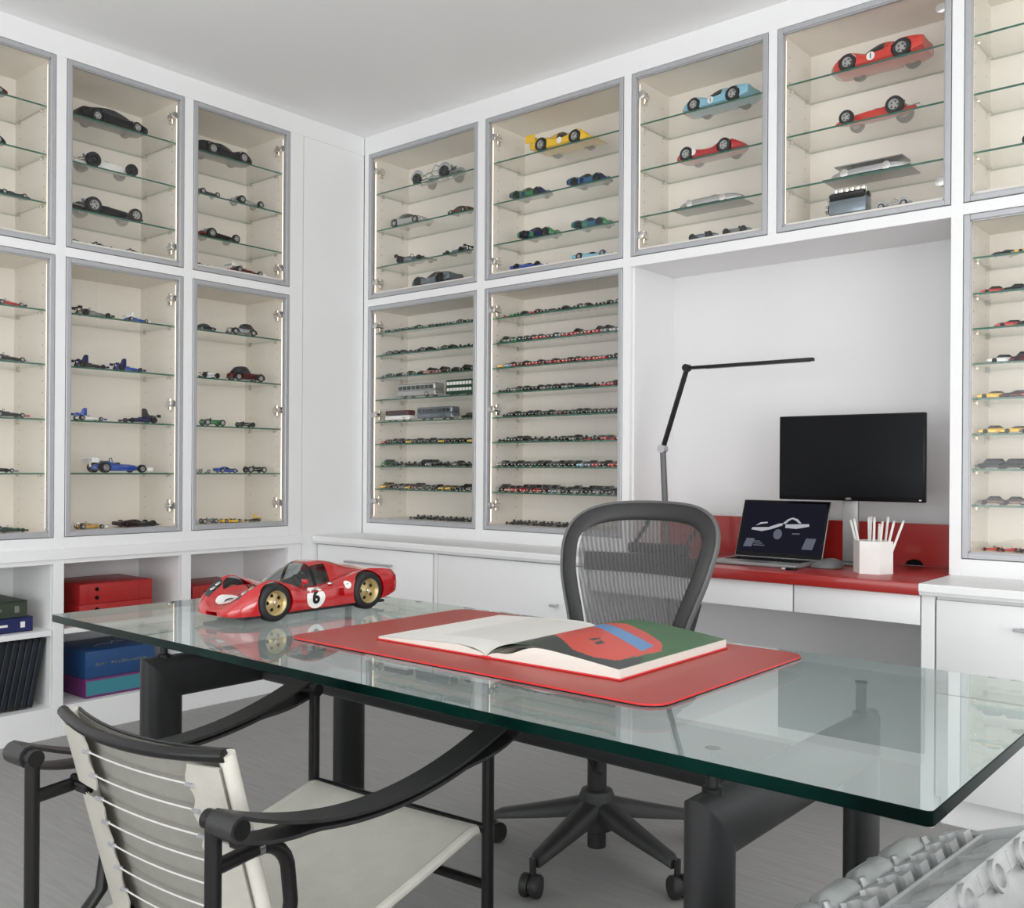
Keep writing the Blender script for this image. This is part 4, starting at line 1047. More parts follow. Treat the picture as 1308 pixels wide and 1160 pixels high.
# ------------------------------------------------------------------ desk pad and open book
pad = thing('desk_pad', 'red leather desk pad with rounded corners on the glass desk', 'desk pad', (-1.34, 1.675, ZT))
pp = rrect(-1.842, -0.842, 1.372, 1.978, 0.045, 8)
wmb(pad).prism(pp, ZT, ZT + 0.002).build('pad_backing', 'bezel_black', pad, 30)
pq = rrect(-1.841, -0.843, 1.373, 1.977, 0.044, 8); n = len(pq)
m = wmb(pad); m.prism(pq, ZT + 0.002, ZT + 0.0055, 1)
m.f.pop(1); m.m.pop(1)
m.add([(p[0], p[1], ZT + 0.0055) for p in pq], [tuple(range(n))], 0)
m.build('pad_leather', ['red_leather', 'red_edge'], pad, 20)

ZB0 = ZT + 0.0057
book = thing('open_book', 'large open picture book showing a red car on a green page', 'book', (-1.325, 1.70, ZB0), R(0.8))
PW, PD = 0.325, 0.425
# local: x across (spine at 0), y depth
m = MB(); m.rbox(-PW - .004, PW + .004, -PD / 2 - .004, PD / 2 + .004, 0, 0.0035, 0.0012, 1)
m.build('cover', 'red_edge', book)
def pz(x, side):
    """height of the top page at distance x (0..1) from the spine"""
    if side > 0: return 0.0045 + 0.046 * (1 - math.exp(-x * 7)) * (1 - 0.66 * x ** 1.2)
    return 0.0045 + 0.020 * (1 - math.exp(-x * 10)) * (1 - 0.85 * x)
def pb(x, side):
    """top of the solid page block, lower than the lifted top page near the spine"""
    return pz(x, side) - (0.022 * math.exp(-((x - .16) / .15) ** 2) * (1 - math.exp(-x * 12)) if side > 0 else 0.004 * math.exp(-((x - .1) / .08) ** 2) * (1 - math.exp(-x * 20)))
POLY = {2: [(.17, .36), (.06, .55), (.07, .84), (.33, .85), (.62, .72), (.82, .60), (.92, .46), (.88, .12), (.76, .07), (.58, .10)],
        4: [(.16, .70), (.14, .82), (.82, .52), (.85, .37)],
        5: [(.02, .28), (.0, .52), (.05, .56), (.17, .36), (.58, .10), (.76, .07), (.88, .12), (.93, .30), (1.0, .16), (1.0, .0), (.25, .0)],
        6: [(.46, .36), (.49, .42), (.62, .33), (.60, .28)]}
def inside(pt, poly):
    x, y = pt; r = False; n = len(poly)
    for i in range(n):
        (x1, y1), (x2, y2) = poly[i], poly[(i + 1) % n]
        if (y1 > y) != (y2 > y) and x < (x2 - x1) * (y - y1) / (y2 - y1) + x1: r = not r
    return r
for side, nm in ((-1, 'page_block'), (1, 'page_block')):
    m = MB(); N = 24; top = []
    prof = [(side * PW * k / N, pb(k / N, side)) for k in range(N + 1)]
    poly = prof + [(side * PW, 0.0036), (0, 0.0036)]
    m.prism(poly, -PD / 2, PD / 2, axis='y')
    blk = m.build(nm, 'paper_block', book, 30)
    def pg(u, v, side=side):
        return (side * PW * u * 0.997, -PD / 2 + PD * v, pz(u, side) + 0.0006)
    def col(u, v, side=side):
        if side < 0: return 3 if (u < .62 and .2 < v < .96) else 0
        if inside((u, v), POLY[6]) and int(u * 180) % 3 != 0: return 5
        if inside((u, v), POLY[4]): return 4
        if inside((u, v), POLY[2]): return 2
        if inside((u, v), POLY[5]): return 5
        return 1
    m = MB(); m.grid(72, 90, pg, mfn=col)
    m.build('page', ['paper', 'page_green', 'page_red', 'page_grey', 'page_blue', 'page_dark'] if 'page_green' in MATS else
            ['paper', mat('page_green', rgb(54, 106, 60), 0.35, var=0.25, scale=6), mat('page_red', rgb(214, 78, 66), 0.35, var=0.15, scale=5),
             mat('page_grey', rgb(226, 224, 219), 0.5, var=0.06, scale=5), mat('page_blue', rgb(96, 146, 196), 0.35, var=0.1), mat('page_dark', rgb(52, 60, 58), 0.35, var=0.3, scale=8)], book, 60, recalc=False)
# lifted leaves between the page block and the top page, near the spine
for k in range(1, 4):
    m = MB(); f_ = k / 4
    m.grid(20, 4, lambda u, v: (PW * .5 * u, -PD / 2 + .002 + (PD - .004) * v, pb(u * .5, 1) + (pz(u * .5, 1) - pb(u * .5, 1)) * f_))
    m.build('leaf', 'paper', book, 60, recalc=False)
m = MB(); m.rbox(-0.012, 0.012, -PD / 2 - .005, PD / 2 + .005, 0.0, 0.005, 0.001, 1)
m.build('spine', 'red_edge', book)

# ------------------------------------------------------------------ the big red racing car on the desk
HL = 0.54
hero = thing('model_car', 'large glossy red model racing car with gold wheels on the glass desk', 'model car', (-2.165, 1.652, ZT + 0.0003), R(-90), None)
hero.scale = (HL, HL, HL)
glass('car_clear', (0.62, 0.66, 0.66, 1), 0.06)
mat('hero_red', rgb(178, 10, 18), 0.16, var=0.04, scale=6, coat=1.0)
mat('hero_gold', rgb(196, 176, 128), 0.32, 0.6, var=0.1, scale=40)
mb = MB(); loft(mb, BODY['proto'], ring_body, 8)
bm_ = mb.mesh('body', ['hero_red'], 60)
wh = WH['proto']; c = MB()
for x, r in ((wh[0], wh[2]), (wh[1], wh[3])):
    for sy in (-1, 1): c.cyl((x, sy * .10, r + .003), (x, sy * .4, r + .003), r * 1.07, 32)
c.box(.43, .52, -.045, .045, .036, .052)          # nose intake
for sy in (-1, 1): c.M = Matrix.Identity(4); c.box(-.13, -.08, sy * .205 - .02, sy * .205 + .02, .085, .125)
body_me = carve(bm_, c.mesh('cut', ['tyre'], 0))
body = obj('body', body_me, hero)
tmp = bmesh.new(); tmp.from_mesh(body_me); bvh = BVHTree.FromBMesh(tmp); tmp.free()
t = MB(); loft(t, CANOPY['proto'], ring_canopy, 8, lambda x, k: (1 if (x < -.10 or (k >= 4 and x < .0) or (k < 1)) else (2 if (-.012 < x < .012 and k < 5) or x > .165 else 0)))
gl, rf, pl = MB(), MB(), MB()
for q, fc in enumerate(t.f):
    d_ = (gl, rf, pl)[t.m[q]]; d_.f.append(fc); d_.m.append(0)
for d_ in (gl, rf, pl): d_.v = t.v
gl.build('windscreen', 'car_clear', hero, 50); rf.build('roof', 'hero_red', hero, 50); pl.build('pillar', 'black_frame', hero, 50)
m = MB(); loft(m, [(.12, .10, .12, .128), (.06, .125, .12, .15), (-.02, .125, .125, .165), (-.09, .12, .13, .20), (-.10, .11, .13, .20)], ring_canopy, 3)
m.build('cockpit', 'plastic_dark', hero)
m = MB(); m.tube([(.025 * math.cos(a) * .6 + .045, .05 + .025 * math.sin(a), .168 + .025 * math.cos(a)) for a in [2 * math.pi * k / 16 for k in range(16)]], .003, 6, closed=True)
m.build('steering_wheel', 'tyre', hero)
m = MB()
for y0 in (.05, -.05): m.rbox(-.085, -.055, y0 - .03, y0 + .03, .13, .195, .01, 2)
m.build('seat', 'black_leather', hero)
def proj_side(x, z, sy, off):
    h = bvh.ray_cast(Vector((x, sy * .5, z)), Vector((0, -sy, 0)))
    return (x, (h[0].y if h[0] else sy * .205) + sy * off, z)
def proj_top(x, y, off):
    h = bvh.ray_cast(Vector((x, y, .6)), Vector((0, 0, -1)))
    return (x, y, (h[0].z if h[0] else .1) + off)
def disc_side(x0, z0, rx, rz_, sy, off, rings=4, seg=28):
    vs = [proj_side(x0, z0, sy, off)]; fs = []
    for j in range(1, rings + 1):
        for k in range(seg):
            a = 2 * math.pi * k / seg
            vs.append(proj_side(x0 + rx * j / rings * math.cos(a), z0 + rz_ * j / rings * math.sin(a), sy, off))
    for k in range(seg):
        fs.append((0, 1 + k, 1 + (k + 1) % seg))
        for j in range(rings - 1):
            a = 1 + j * seg; b_ = 1 + (j + 1) * seg
            fs.append((a + k, b_ + k, b_ + (k + 1) % seg, a + (k + 1) % seg))
    return vs, fs
for sy in (-1, 1):
    m = MB(); m.add(*disc_side(.045, .092, .056, .053, sy, .0012)); m.build('roundel', 'paint_white', hero, 60, recalc=False)
    m = MB(); m.add(*disc_side(-.155, .138, .02, .019, sy, .0012, 2, 18)); m.build('small_roundel', 'paint_white', hero, 60, recalc=False)
m = MB()
vs, fs = [], []
seg = 28
vs.append(proj_top(.405, 0, .001))
for j in range(1, 5):
    for k in range(seg):
        a = 2 * math.pi * k / seg
        vs.append(proj_top(.405 + .055 * j / 4 * math.cos(a), .075 * j / 4 * math.sin(a), .001))
for k in range(seg):
    fs.append((0, 1 + k, 1 + (k + 1) % seg))
    for j in range(3):
        a = 1 + j * seg; b_ = a + seg
        fs.append((a + k, b_ + k, b_ + (k + 1) % seg, a + (k + 1) % seg))
m.add(vs, fs)
m.build('roundel', 'paint_white', hero, 60, recalc=False)
tv, tf = text_mesh('6', .088, bold=.004)
m = MB()
m.add([proj_side(.045 - p[0], .092 + p[1], 1, .0026) for p in tv], tf)
m.add([proj_side(.045 + p[0], .092 + p[1], -1, .0026) for p in tv], tf)
tv2, tf2 = text_mesh('6', .07, bold=.002)
m.add([proj_top(.405 + p[1], p[0], .0024) for p in tv2], tf2)
m.build('number', 'paint_black', hero, 0, recalc=False)
# slanted head lamp covers on the fenders
m = MB(); m2 = MB()
for sy in (-1, 1):
    def lp(u, v, sy=sy, off=.0016): 
        x = .345 + .105 * v; y = sy * (.150 - .028 * v + (u - .5) * (.045 - .02 * abs(v - .5)))
        return proj_top(x, y, off)
    m.grid(6, 10, lp)
    for q in (.3, .62):
        p = lp(.5, q, off=.003); m2.lathe([(0, .004), (.012, .003), (.016, 0)], 14, Matrix.Translation(p) @ Matrix.Rotation(R(35), 4, 'Y'))
m.build('headlamp_cover', 'car_glass', hero, 60); m2.build('headlamp', 'chrome', hero)
# vents, intakes, mirror, tail, exhausts, under tray
m = MB()
for k in range(3):
    for sy in (-1, 1):
        m.grid(2, 6, lambda u, v: proj_top(.235 - .02 * k + .010 * u, sy * (.03 + .07 * v), .0014))
m.build('vent', 'bezel_black', hero, 60)
m = MB(); m.rbox(-.505, -.492, -.17, .17, .085, .165, .004, 1); m.build('tail_panel', 'plastic_dark', hero)
m = MB()
for sy in (-1, 1):
    for dy in (0, .03): m.cyl((-.46, sy * (.03 + dy), .07), (-.54, sy * (.03 + dy), .075), .011, 10)
m.build('exhaust', 'chrome', hero)
m = MB()
for sy in (-1, 1):
    for dy in (.10, .145): m.lathe([(0, .006), (.013, .004), (.016, 0)], 12, Matrix.Translation((-.508, sy * dy, .135)) @ Matrix.Rotation(R(-90), 4, 'Y'))
m.build('tail_lamp', 'paint_orangered', hero)
m = MB(); m.cyl((.10, .16, .13), (.10, .175, .165), .004, 6); m.rbox(.085, .10, .155, .195, .16, .185, .006, 2); m.build('mirror', 'hero_red', hero)
m = MB(); m.rbox(-.44, .44, -.17, .17, .020, .034, .004, 1); m.build('floor_pan', 'plastic_dark', hero)
m = MB(); m.lathe([(0, .008), (.012, .008), (.015, .004), (.015, 0)], 14, Matrix.Translation(proj_top(-.07, .165, -.001))); m.build('filler_cap', 'chrome', hero)
for x, r, wd in ((wh[0], wh[2], .062), (wh[1], wh[3], .075)):
    ty = MB().lathe([(r * .66, -wd / 2), (r * .70, -wd * .53), (r * .90, -wd * .50), (r * .97, -wd * .42), (r, -wd * .30), (r, wd * .30), (r * .97, wd * .42), (r * .90, wd * .50), (r * .66, wd / 2)], 36, Matrix.Rotation(R(90), 4, 'X'), cap=False)
    tm = ty.mesh('wheel', ['tyre'], 40)
    rm = MB().lathe([(0, wd * .30), (r * .14, wd * .30), (r * .22, wd * .22), (r * .5, wd * .14), (r * .57, wd * .40), (r * .67, wd * .50), (r * .68, wd * .44), (r * .68, -wd * .44), (0, -wd * .4)], 36, Matrix.Rotation(R(-90), 4, 'X')).mesh('rim', ['hero_gold'], 40)
    hs = MB()
    for k in range(5):
        a = 2 * math.pi * k / 5
        hs.lathe([(r * .105, 0), (r * .09, .002), (0, .002)], 12, Matrix.Translation((r * .38 * math.cos(a), wd * .165, r * .38 * math.sin(a))) @ Matrix.Rotation(R(-90), 4, 'X'))
    hsm = hs.mesh('rim_hole', ['bezel_black'], 40)
    nut = MB().lathe([(r * .13, wd * .28), (r * .13, wd * .42), (r * .08, wd * .48), (0, wd * .48)], 6, Matrix.Rotation(R(-90), 4, 'X')).mesh('wheel_nut', ['chrome'], 20)
    for sy in (-1, 1):
        wo = obj('wheel', tm, hero, (x, sy * .178, r)); wo.rotation_euler = (0, 0, 0 if sy > 0 else math.pi)
        for nm_, me_ in (('rim', rm), ('rim_hole', hsm), ('wheel_nut', nut)): obj(nm_, me_, wo)

# ------------------------------------------------------------------ leather sling armchair on the near side
CH = thing('sling_armchair', 'black tubular armchair with pale leather sling seat and back, tucked under desk', 'chair', (-1.543, 1.129, 0), R(4.4))
hx, yr, yf = 0.258, -0.34, 0.335; rt = 0.0128
for sx in (-1, 1):
    MB().tube([(sx * hx, yr, 0.0), (sx * hx, yr, 0.612)], rt, 16).build('rear_leg', 'black_frame', CH)
    MB().tube([(sx * hx, yf, 0.0), (sx * hx, yf, 0.612)], rt, 16).build('front_leg', 'black_frame', CH)
    for y in (yr, yf): MB().tube([(sx * (hx - .014), y, 0.602), (sx * (hx + .066), y, 0.602)], 0.0155, 16).build('arm_end', 'black_frame', CH)
    # leather belt looped round both arm ends
    N = 26; up, lo = [], []
    for k in range(N + 1):
        t_ = k / N; y = yr + (yf - yr) * t_
        sag = 0.066 * (1 - (2 * t_ - 1) ** 2) * (1.0 + 0.18 * (0.5 - t_))
        up.append((y, 0.6195 - sag)); lo.append((y, 0.5845 - sag * 0.93 + 0.019 * min(1.0, 1.6 * math.sin(math.pi * t_)) ** 2))
    arc_f = [(yf + 0.0175 * math.sin(a), 0.602 + 0.0175 * math.cos(a)) for a in [math.pi * k / 6 for k in range(1, 6)]]
    arc_r = [(yr - 0.0175 * math.sin(a), 0.602 - 0.0175 * math.cos(a)) for a in [math.pi * k / 6 for k in range(1, 6)]]
    loop = up + arc_f + lo[::-1] + arc_r; L_ = len(loop)
    x0, x1 = sx * (hx + .008), sx * (hx + .066)
    if x0 > x1: x0, x1 = x1, x0
    m = MB(); vs = []; th = 0.003
    for i, (y, z) in enumerate(loop):
        a_, b_ = loop[i - 1], loop[(i + 1) % L_]
        ty_, tz = b_[0] - a_[0], b_[1] - a_[1]; l_ = math.hypot(ty_, tz) or 1
        ny, nz = -tz / l_ * th, ty_ / l_ * th
        vs += [(x0, y + ny, z + nz), (x1, y + ny, z + nz), (x1, y - ny, z - nz), (x0, y - ny, z - nz)]
    fs = []
    for i in range(L_):
        j = (i + 1) % L_
        for q in range(4): fs.append((i * 4 + q, i * 4 + (q + 1) % 4, j * 4 + (q + 1) % 4, j * 4 + q))
    m.add(vs, fs); m.build('arm_strap', 'black_leather', CH, 45)
    # bent side tube that carries the pivoting back
    path = [(sx * hx, yr, 0.530), (sx * hx, yr + .085, 0.536)] + [(sx * hx, yr + .085 + .060 * math.sin(a), 0.476 + .060 * math.cos(a)) for a in [R(15 * k) for k in range(1, 6)]] + [(sx * hx, yr + .150, 0.43), (sx * hx, yr + .135, 0.32), (sx * hx, yr + .08, 0.265)]
    m = MB().tube(path, 0.0122, 14); m.build('side_hook', 'black_frame', CH)
    m = MB().cyl((sx * hx, yr + .078, .5355), (sx * hx, yr + .088, .536), .0138, 14); m.build('collar', 'chrome', CH)
    m = MB().tube([(sx * .20, -.262, 0.548), (sx * hx, -.262, 0.548)], 0.0075, 10); m.build('pivot_rod', 'black_frame', CH)
m = MB().tube([(-hx, yf, 0.272), (hx, yf, 0.272)], 0.0105, 14); m.build('front_rail', 'black_frame', CH)
m = MB().tube([(-hx, yr, 0.285), (hx, yr, 0.285)], 0.0105, 14); m.build('rear_rail', 'black_frame', CH)
m = MB().tube([(-hx, yf - .004, 0.388), (hx, yf - .004, 0.388)], 0.0105, 14); m.build('seat_bar', 'black_frame', CH)
m = MB().tube([(-hx, -.26, 0.262), (hx, -.26, 0.262)], 0.0105, 14); m.build('seat_bar', 'black_frame', CH)
# seat sling
sw = 0.238
def seat_pt(u, v, dz=0.0):
    x = sw * (2 * u - 1); y = -.27 + (yf + .013 + .27) * v
    z = 0.275 + (0.404 - 0.275) * v - 0.028 * math.sin(math.pi * v) * (1 - (2 * u - 1) ** 2) - 0.006 * math.sin(math.pi * v)
    if v > .93: z -= ((v - .93) / .07) ** 2 * 0.016
    return (x, y, z + dz)
m = MB(); m.grid(16, 24, seat_pt); m.grid(16, 24, lambda u, v: seat_pt(u, v, -.006))
for u in (0, 1):
    m.grid(1, 24, lambda a_, v, u=u: seat_pt(u, v, -.006 * a_))
m.grid(16, 1, lambda u, a_: seat_pt(u, 1, -.006 * a_))
seat = m.build('seat', 'sling_front', CH, 60)
for sx in (-1, 1):
    m = MB().tube([Vector(seat_pt((sx + 1) / 2, k / 16)) + Vector((0, 0, -.008)) for k in range(17)], 0.0105, 10)
    m.build('seat_edge_roll', 'sling_front', seat)
# back sling: local frame tilted about x
bk = Matrix.Translation((0, -.294, 0.678)) @ Matrix.Rotation(R(15.5), 4, 'X')    # local z down the back is negative
BH, bw = 0.41, 0.222
def bow(x): return -0.030 * (1 - (x / bw) ** 2)
m = MB(); m.M = bk
m.grid(20, 14, lambda u, v: (bw * (2 * u - 1), bow(bw * (2 * u - 1)) + .016, -BH * v))
m.grid(20, 14, lambda u, v: (bw * (2 * u - 1), bow(bw * (2 * u - 1)) + .020, -BH * v))
m.grid(20, 1, lambda u, v: (bw * (2 * u - 1), bow(bw * (2 * u - 1)) + .016 + .004 * v, 0))
back = m.build('back_sling', 'sling_back', CH, 60)
for sx in (-1, 1):
    m = MB(); m.M = bk; m.tube([(sx * bw, .006, .004), (sx * bw, .006, -BH)], 0.0135, 14); m.build('back_side_roll', 'sling_front', CH)
    m = MB(); m.M = bk
    def flap(u, v, o=0.0, sx=sx):
        x = bw - u * (.070 + .012 * math.sin(v * 20) ** 2)
        return (sx * x, bow(x) * .55 - .010 - o, -.012 - (BH - .02) * v)
    for va, vb in ((0, .30), (.345, 1.0)):
        m.grid(6, 16, lambda u, v: flap(u, va + (vb - va) * v)); m.grid(6, 16, lambda u, v: flap(u, va + (vb - va) * v, .003))
        m.grid(1, 16, lambda u, v: flap(1, va + (vb - va) * v, .003 * u))
    m.build('back_flap', 'sling_flap', CH, 60)
    m = MB(); m.M = bk; m.rbox(sx * bw - .02, sx * bw + .02, -.016, .0, -.155, -.135, .003, 1); m.build('pivot_block', 'black_frame', CH)
m = MB(); m.M = bk
m.tube([(bw * 1.03 * (2 * k / 24 - 1), bow(bw * (2 * k / 24 - 1)) * 1.25 - .004, .006) for k in range(25)], 0.0105, 12)
m.build('top_tube', 'black_frame', CH)
m = MB(); m.M = bk
m.tube([(bw * .98 * (2 * k / 24 - 1), bow(bw * (2 * k / 24 - 1)) + .020, .001) for k in range(25)], 0.0032, 8)
m.build('top_binding', 'black_leather', CH)
m = MB(); m.M = bk; m.tube([(-bw, .004, -BH), (bw, .004, -BH)], 0.0105, 12); m.build('bottom_tube', 'black_frame', CH)
for k in range(8):
    z = -.050 - k * .0465
    m = MB(); m.M = bk
    m.tube([(xq, bow(xq) * .55 - .012, z) for xq in [(bw - .075) * (2 * j / 8 - 1) for j in range(9)]], 0.0016, 6)
    wr = m.build('tension_wire', 'wire_white', back)
    for sx in (-1, 1):
        m = MB(); m.M = bk
        for q in range(5):
            m.lathe([(.0042, 0), (.0042, .0022)], 8, Matrix.Translation((sx * (bw - .066 - q * .004), bow(bw - .07) * .55 - .014, z)) @ Matrix.Rotation(R(90), 4, 'Y'))
        m.build('spring', 'aluminium', wr)

# ------------------------------------------------------------------ mesh swivel chair behind the desk
AC = thing('swivel_chair', 'dark grey mesh-back swivel chair on a five-star base behind the desk', 'chair', (-1.62, 2.31, 0), R(AER_ROT))
HUBZ = 0.135
m = MB(); m.lathe([(.030, .075), (.052, .085), (.056, .165), (.045, .195), (.030, .20)], 24); hub = m.build('hub', 'plastic_graphite', AC)
m = MB(); m.cyl((0, 0, .03), (0, 0, .075), .027, 18); m.build('column_foot', 'plastic_dark', AC)
m = MB(); m.lathe([(.028, .20), (.028, .30), (.02, .302), (.02, .40)], 18); m.build('gas_lift', 'plastic_dark', AC)
for k in range(5):
    a = R(-86 + 72 * k - AER_ROT); dv = Vector((math.cos(a), math.sin(a), 0)); nv = Vector((-dv.y, dv.x, 0))
    rings = []
    for t_ in [0, .08, .2, .4, .6, .8, .93, 1.0]:
        rr_ = .03 + .285 * t_; ztop = .175 - .075 * t_ ** 0.9; hh = .048 * (1 - t_) + .022 * t_; ww = .038 * (1 - t_) + .021 * t_
        if t_ == 1.0: ww *= .7; ztop -= .006
        c_ = dv * rr_
        rings.append([tuple(c_ + nv * (ww * x_) + Vector((0, 0, ztop + z_ * hh))) for x_, z_ in ((-1, -1), (-1, -.3), (-.6, 0), (0, .06), (.6, 0), (1, -.3), (1, -1), (0, -1.05))])
    m = MB(); skin(m, rings); leg = m.build('base_leg', 'plastic_graphite', AC, 50)
    m = MB(); p = dv * .325
    m.cyl(tuple(p + Vector((0, 0, .05))), tuple(p + Vector((0, 0, .098))), .009, 10)
    ca = R(37 * k + 20); cx_ = Vector((math.cos(ca), math.sin(ca), 0)); off = cx_.cross(Vector((0, 0, 1))) * .012
    Mx = Matrix.Translation(p + off + Vector((0, 0, .031))) @ cx_.to_track_quat('Z', 'Y').to_matrix().to_4x4()
    for s_ in (-1, 1):
        m.lathe([(0, s_ * .005), (.028, s_ * .005), (.031, s_ * .010), (.031, s_ * .022), (.027, s_ * .027), (0, s_ * .027)], 20, Mx)
    m.lathe([(.0, -.004), (.024, -.004), (.024, .004), (.0, .004)], 14, Mx)
    m.build('caster', 'plastic_dark', leg)
# tilt mechanism and seat
m = MB(); m.rbox(-.085, .085, -.10, .12, .365, .425, .02, 3); m.rbox(-.20, .20, .06, .11, .385, .42, .012, 2); m.rbox(-.05, .05, -.2, .0, .385, .42, .012, 2)
mech = m.build('tilt_mechanism', 'plastic_dark', AC)
m = MB(); m.cyl((.085, -.02, .40), (.25, -.02, .40), .008, 10); m.cyl((.22, -.02, .40), (.26, -.02, .40), .014, 12); m.build('lever', 'plastic_dark', mech)
m = MB()
for q in range(3): m.tube([(.03 + .02 * q, -.10, .37), (.05 + .02 * q, -.12, .33), (.03, -.06, .27), (.02, 0, .24)], .004, 7)
m.build('cable', 'plastic_dark', mech)
def seat_edge(a):
    c_, s_ = math.cos(a), math.sin(a); e = .55
    x = .255 * math.copysign(abs(c_) ** e, c_); y = -.03 + .235 * math.copysign(abs(s_) ** e, s_)
    x *= (1 - .10 * max(0, s_))
    z = .468 + .012 * (abs(x) / .25) ** 2 - (.05 * max(0, (-y - .16) / .10) ** 1.5)
    return Vector((x, y, z))
loop = [tuple(seat_edge(2 * math.pi * k / 48)) for k in range(48)]
MB().tube(loop, .019, 10, closed=True, flat=(.8, 1.25, (0, 0, 1))).build('seat_frame', 'plastic_graphite', AC, 60)
m = MB()
m.grid(40, 10, lambda u, v: tuple(Vector((0, -.03, .448)).lerp(seat_edge(2 * math.pi * u), v) + Vector((0, 0, -.012 * (1 - v * v)))))
m.build('seat_mesh', 'chair_mesh', AC, 60, recalc=False)
m = MB(); rings = []
for (sc, dz) in ((.96, -.010), (.90, -.045), (.62, -.085), (.38, -.10)):
    rings.append([(p[0] * sc, (p[1] + .03) * sc - .03 + (.0 if sc > .9 else -.02 * (1 - sc)), p[2] * .6 + .468 * .4 + dz) for p in loop])
skin(m, rings); m.build('seat_pan', 'plastic_dark', AC, 50)
# back: outline as half width per height
OUT = [(0.47, 0.1241), (0.5186, 0.1394), (0.5769, 0.1509), (0.6352, 0.1604), (0.6936, 0.1776), (0.7519, 0.1986), (0.8102, 0.2177), (0.8685, 0.2292), (0.9025, 0.2321), (0.9317, 0.2254), (0.9511, 0.2082), (0.9657, 0.1767), (0.9754, 0.1318), (0.9803, 0.0669), (0.9813, 0.0)]
def bky(x, z):
    return .135 + .42 * (z - .5) - .10 * (x / .28) ** 2 * (.35 + (z - .45)) - .05 * math.sin((z - .5) * 5.2)
left = catmull(OUT, 3)
pathL = [(-w_, bky(-w_, z_), z_) for z_, w_ in left]; pathR = [(w_, bky(w_, z_), z_) for z_, w_ in left[::-1][1:]]
P_ = [Vector(q) for q in pathL + pathR]; rings = []
for i, p in enumerate(P_):
    T_ = (P_[min(i + 1, len(P_) - 1)] - P_[max(i - 1, 0)]).normalized()
    Nn = Vector((0, -1, .25)); Nn = (Nn - T_ * Nn.dot(T_)).normalized(); B_ = T_.cross(Nn)
    th_ = .026 + (.006 if p.z > .93 else 0)
    rings.append([tuple(p + B_ * (th_ * math.cos(a) - .016) + Nn * (.011 * math.sin(a))) for a in [2 * math.pi * k / 12 for k in range(12)]])
m = MB(); skin(m, rings); m.build('back_frame', 'plastic_graphite', AC, 60)
m = MB(); rings = []
for i, p in enumerate(P_):
    T_ = (P_[min(i + 1, len(P_) - 1)] - P_[max(i - 1, 0)]).normalized()
    Nn = Vector((0, -1, .25)); Nn = (Nn - T_ * Nn.dot(T_)).normalized(); B_ = T_.cross(Nn)
    rings.append([tuple(p - B_ * (.016 - LIT_EDGE_OFF + .0 * a) + B_ * (.006 * math.cos(a)) + Nn * (.012 * math.sin(a))) for a in [2 * math.pi * k / 10 for k in range(10)]])
skin(m, rings); m.build('back_lit_edge', 'plastic_midgrey', AC, 60)  # paler strip: light catching the frame's outer edge, put into the colour
zs_ = [q[0] for q in left]; ws_ = [q[1] for q in left]
def wid(z):
    for i in range(len(zs_) - 1):
        if zs_[i] <= z <= zs_[i + 1]:
            t_ = (z - zs_[i]) / (zs_[i + 1] - zs_[i]); return ws_[i] + (ws_[i + 1] - ws_[i]) * t_
    return ws_[-1]
def bmesh_pt(u, v):
    z = .47 + (.970 - .47) * v; w_ = max(wid(z) - .012, .01); x = w_ * (2 * u - 1)
    return (x, bky(x, z) + .004, z)
m = MB(); m.grid(28, 40, bmesh_pt); m.build('back_mesh', 'chair_mesh', AC, 60, recalc=False)
def strip(z0, z1, y_off, xs0=-1, xs1=1):
    def fn(u, v):
        z = z0 + (z1 - z0) * v; w_ = wid(z) - .02; x = w_ * (xs0 + (xs1 - xs0) * u)
        return (x, bky(x, z) + y_off, z)
    return fn
m = MB(); m.grid(20, 3, strip(.805, .862, .022)); m.grid(20, 3, strip(.805, .862, .030)); m.grid(20, 1, lambda u, v: tuple(Vector(strip(.805, .862, .022)(u, 1)) + Vector((0, .008 * v, 0)))); m.grid(20, 1, lambda u, v: tuple(Vector(strip(.805, .862, .022)(u, 0)) + Vector((0, .008 * v, 0))))
lum = m.build('lumbar_band', 'lumbar_brown', AC, 60)
m = MB(); m.rbox(-.085, .135, bky(0, .87) + .035, bky(0, .87) + .06, .862, .895, .008, 2); m.build('lumbar_pad', 'plastic_dark', lum)
for x in (-.07, .115):
    m = MB(); m.tube([(x, bky(0, .88) + .045, .885), (x + .035, bky(0, .95) + .035, .955), (x + .04, bky(0, .985) + .025, .99)], .006, 8); m.build('strut', 'plastic_dark', lum)
# spine that carries the back
for sx in (-1, 1):
    m = MB(); m.tube([(sx * .13, .09, .40), (sx * .15, .19, .42), (sx * .165, bky(.16, .52) + .03, .52), (sx * .205, bky(.2, .64) + .028, .64), (sx * .235, bky(.23, .74) + .022, .74)], [.018, .018, .016, .013, .010], 10)
    m.build('back_arm', 'plastic_dark', AC)
    m = MB(); m.cyl((sx * .15, .17, .60), (sx * .21, .17, .60), .022, 14); m.rbox(sx * .18 - .03, sx * .18 + .03, .13, .20, .565, .61, .01, 2); m.build('arm_pivot', 'plastic_dark', AC)
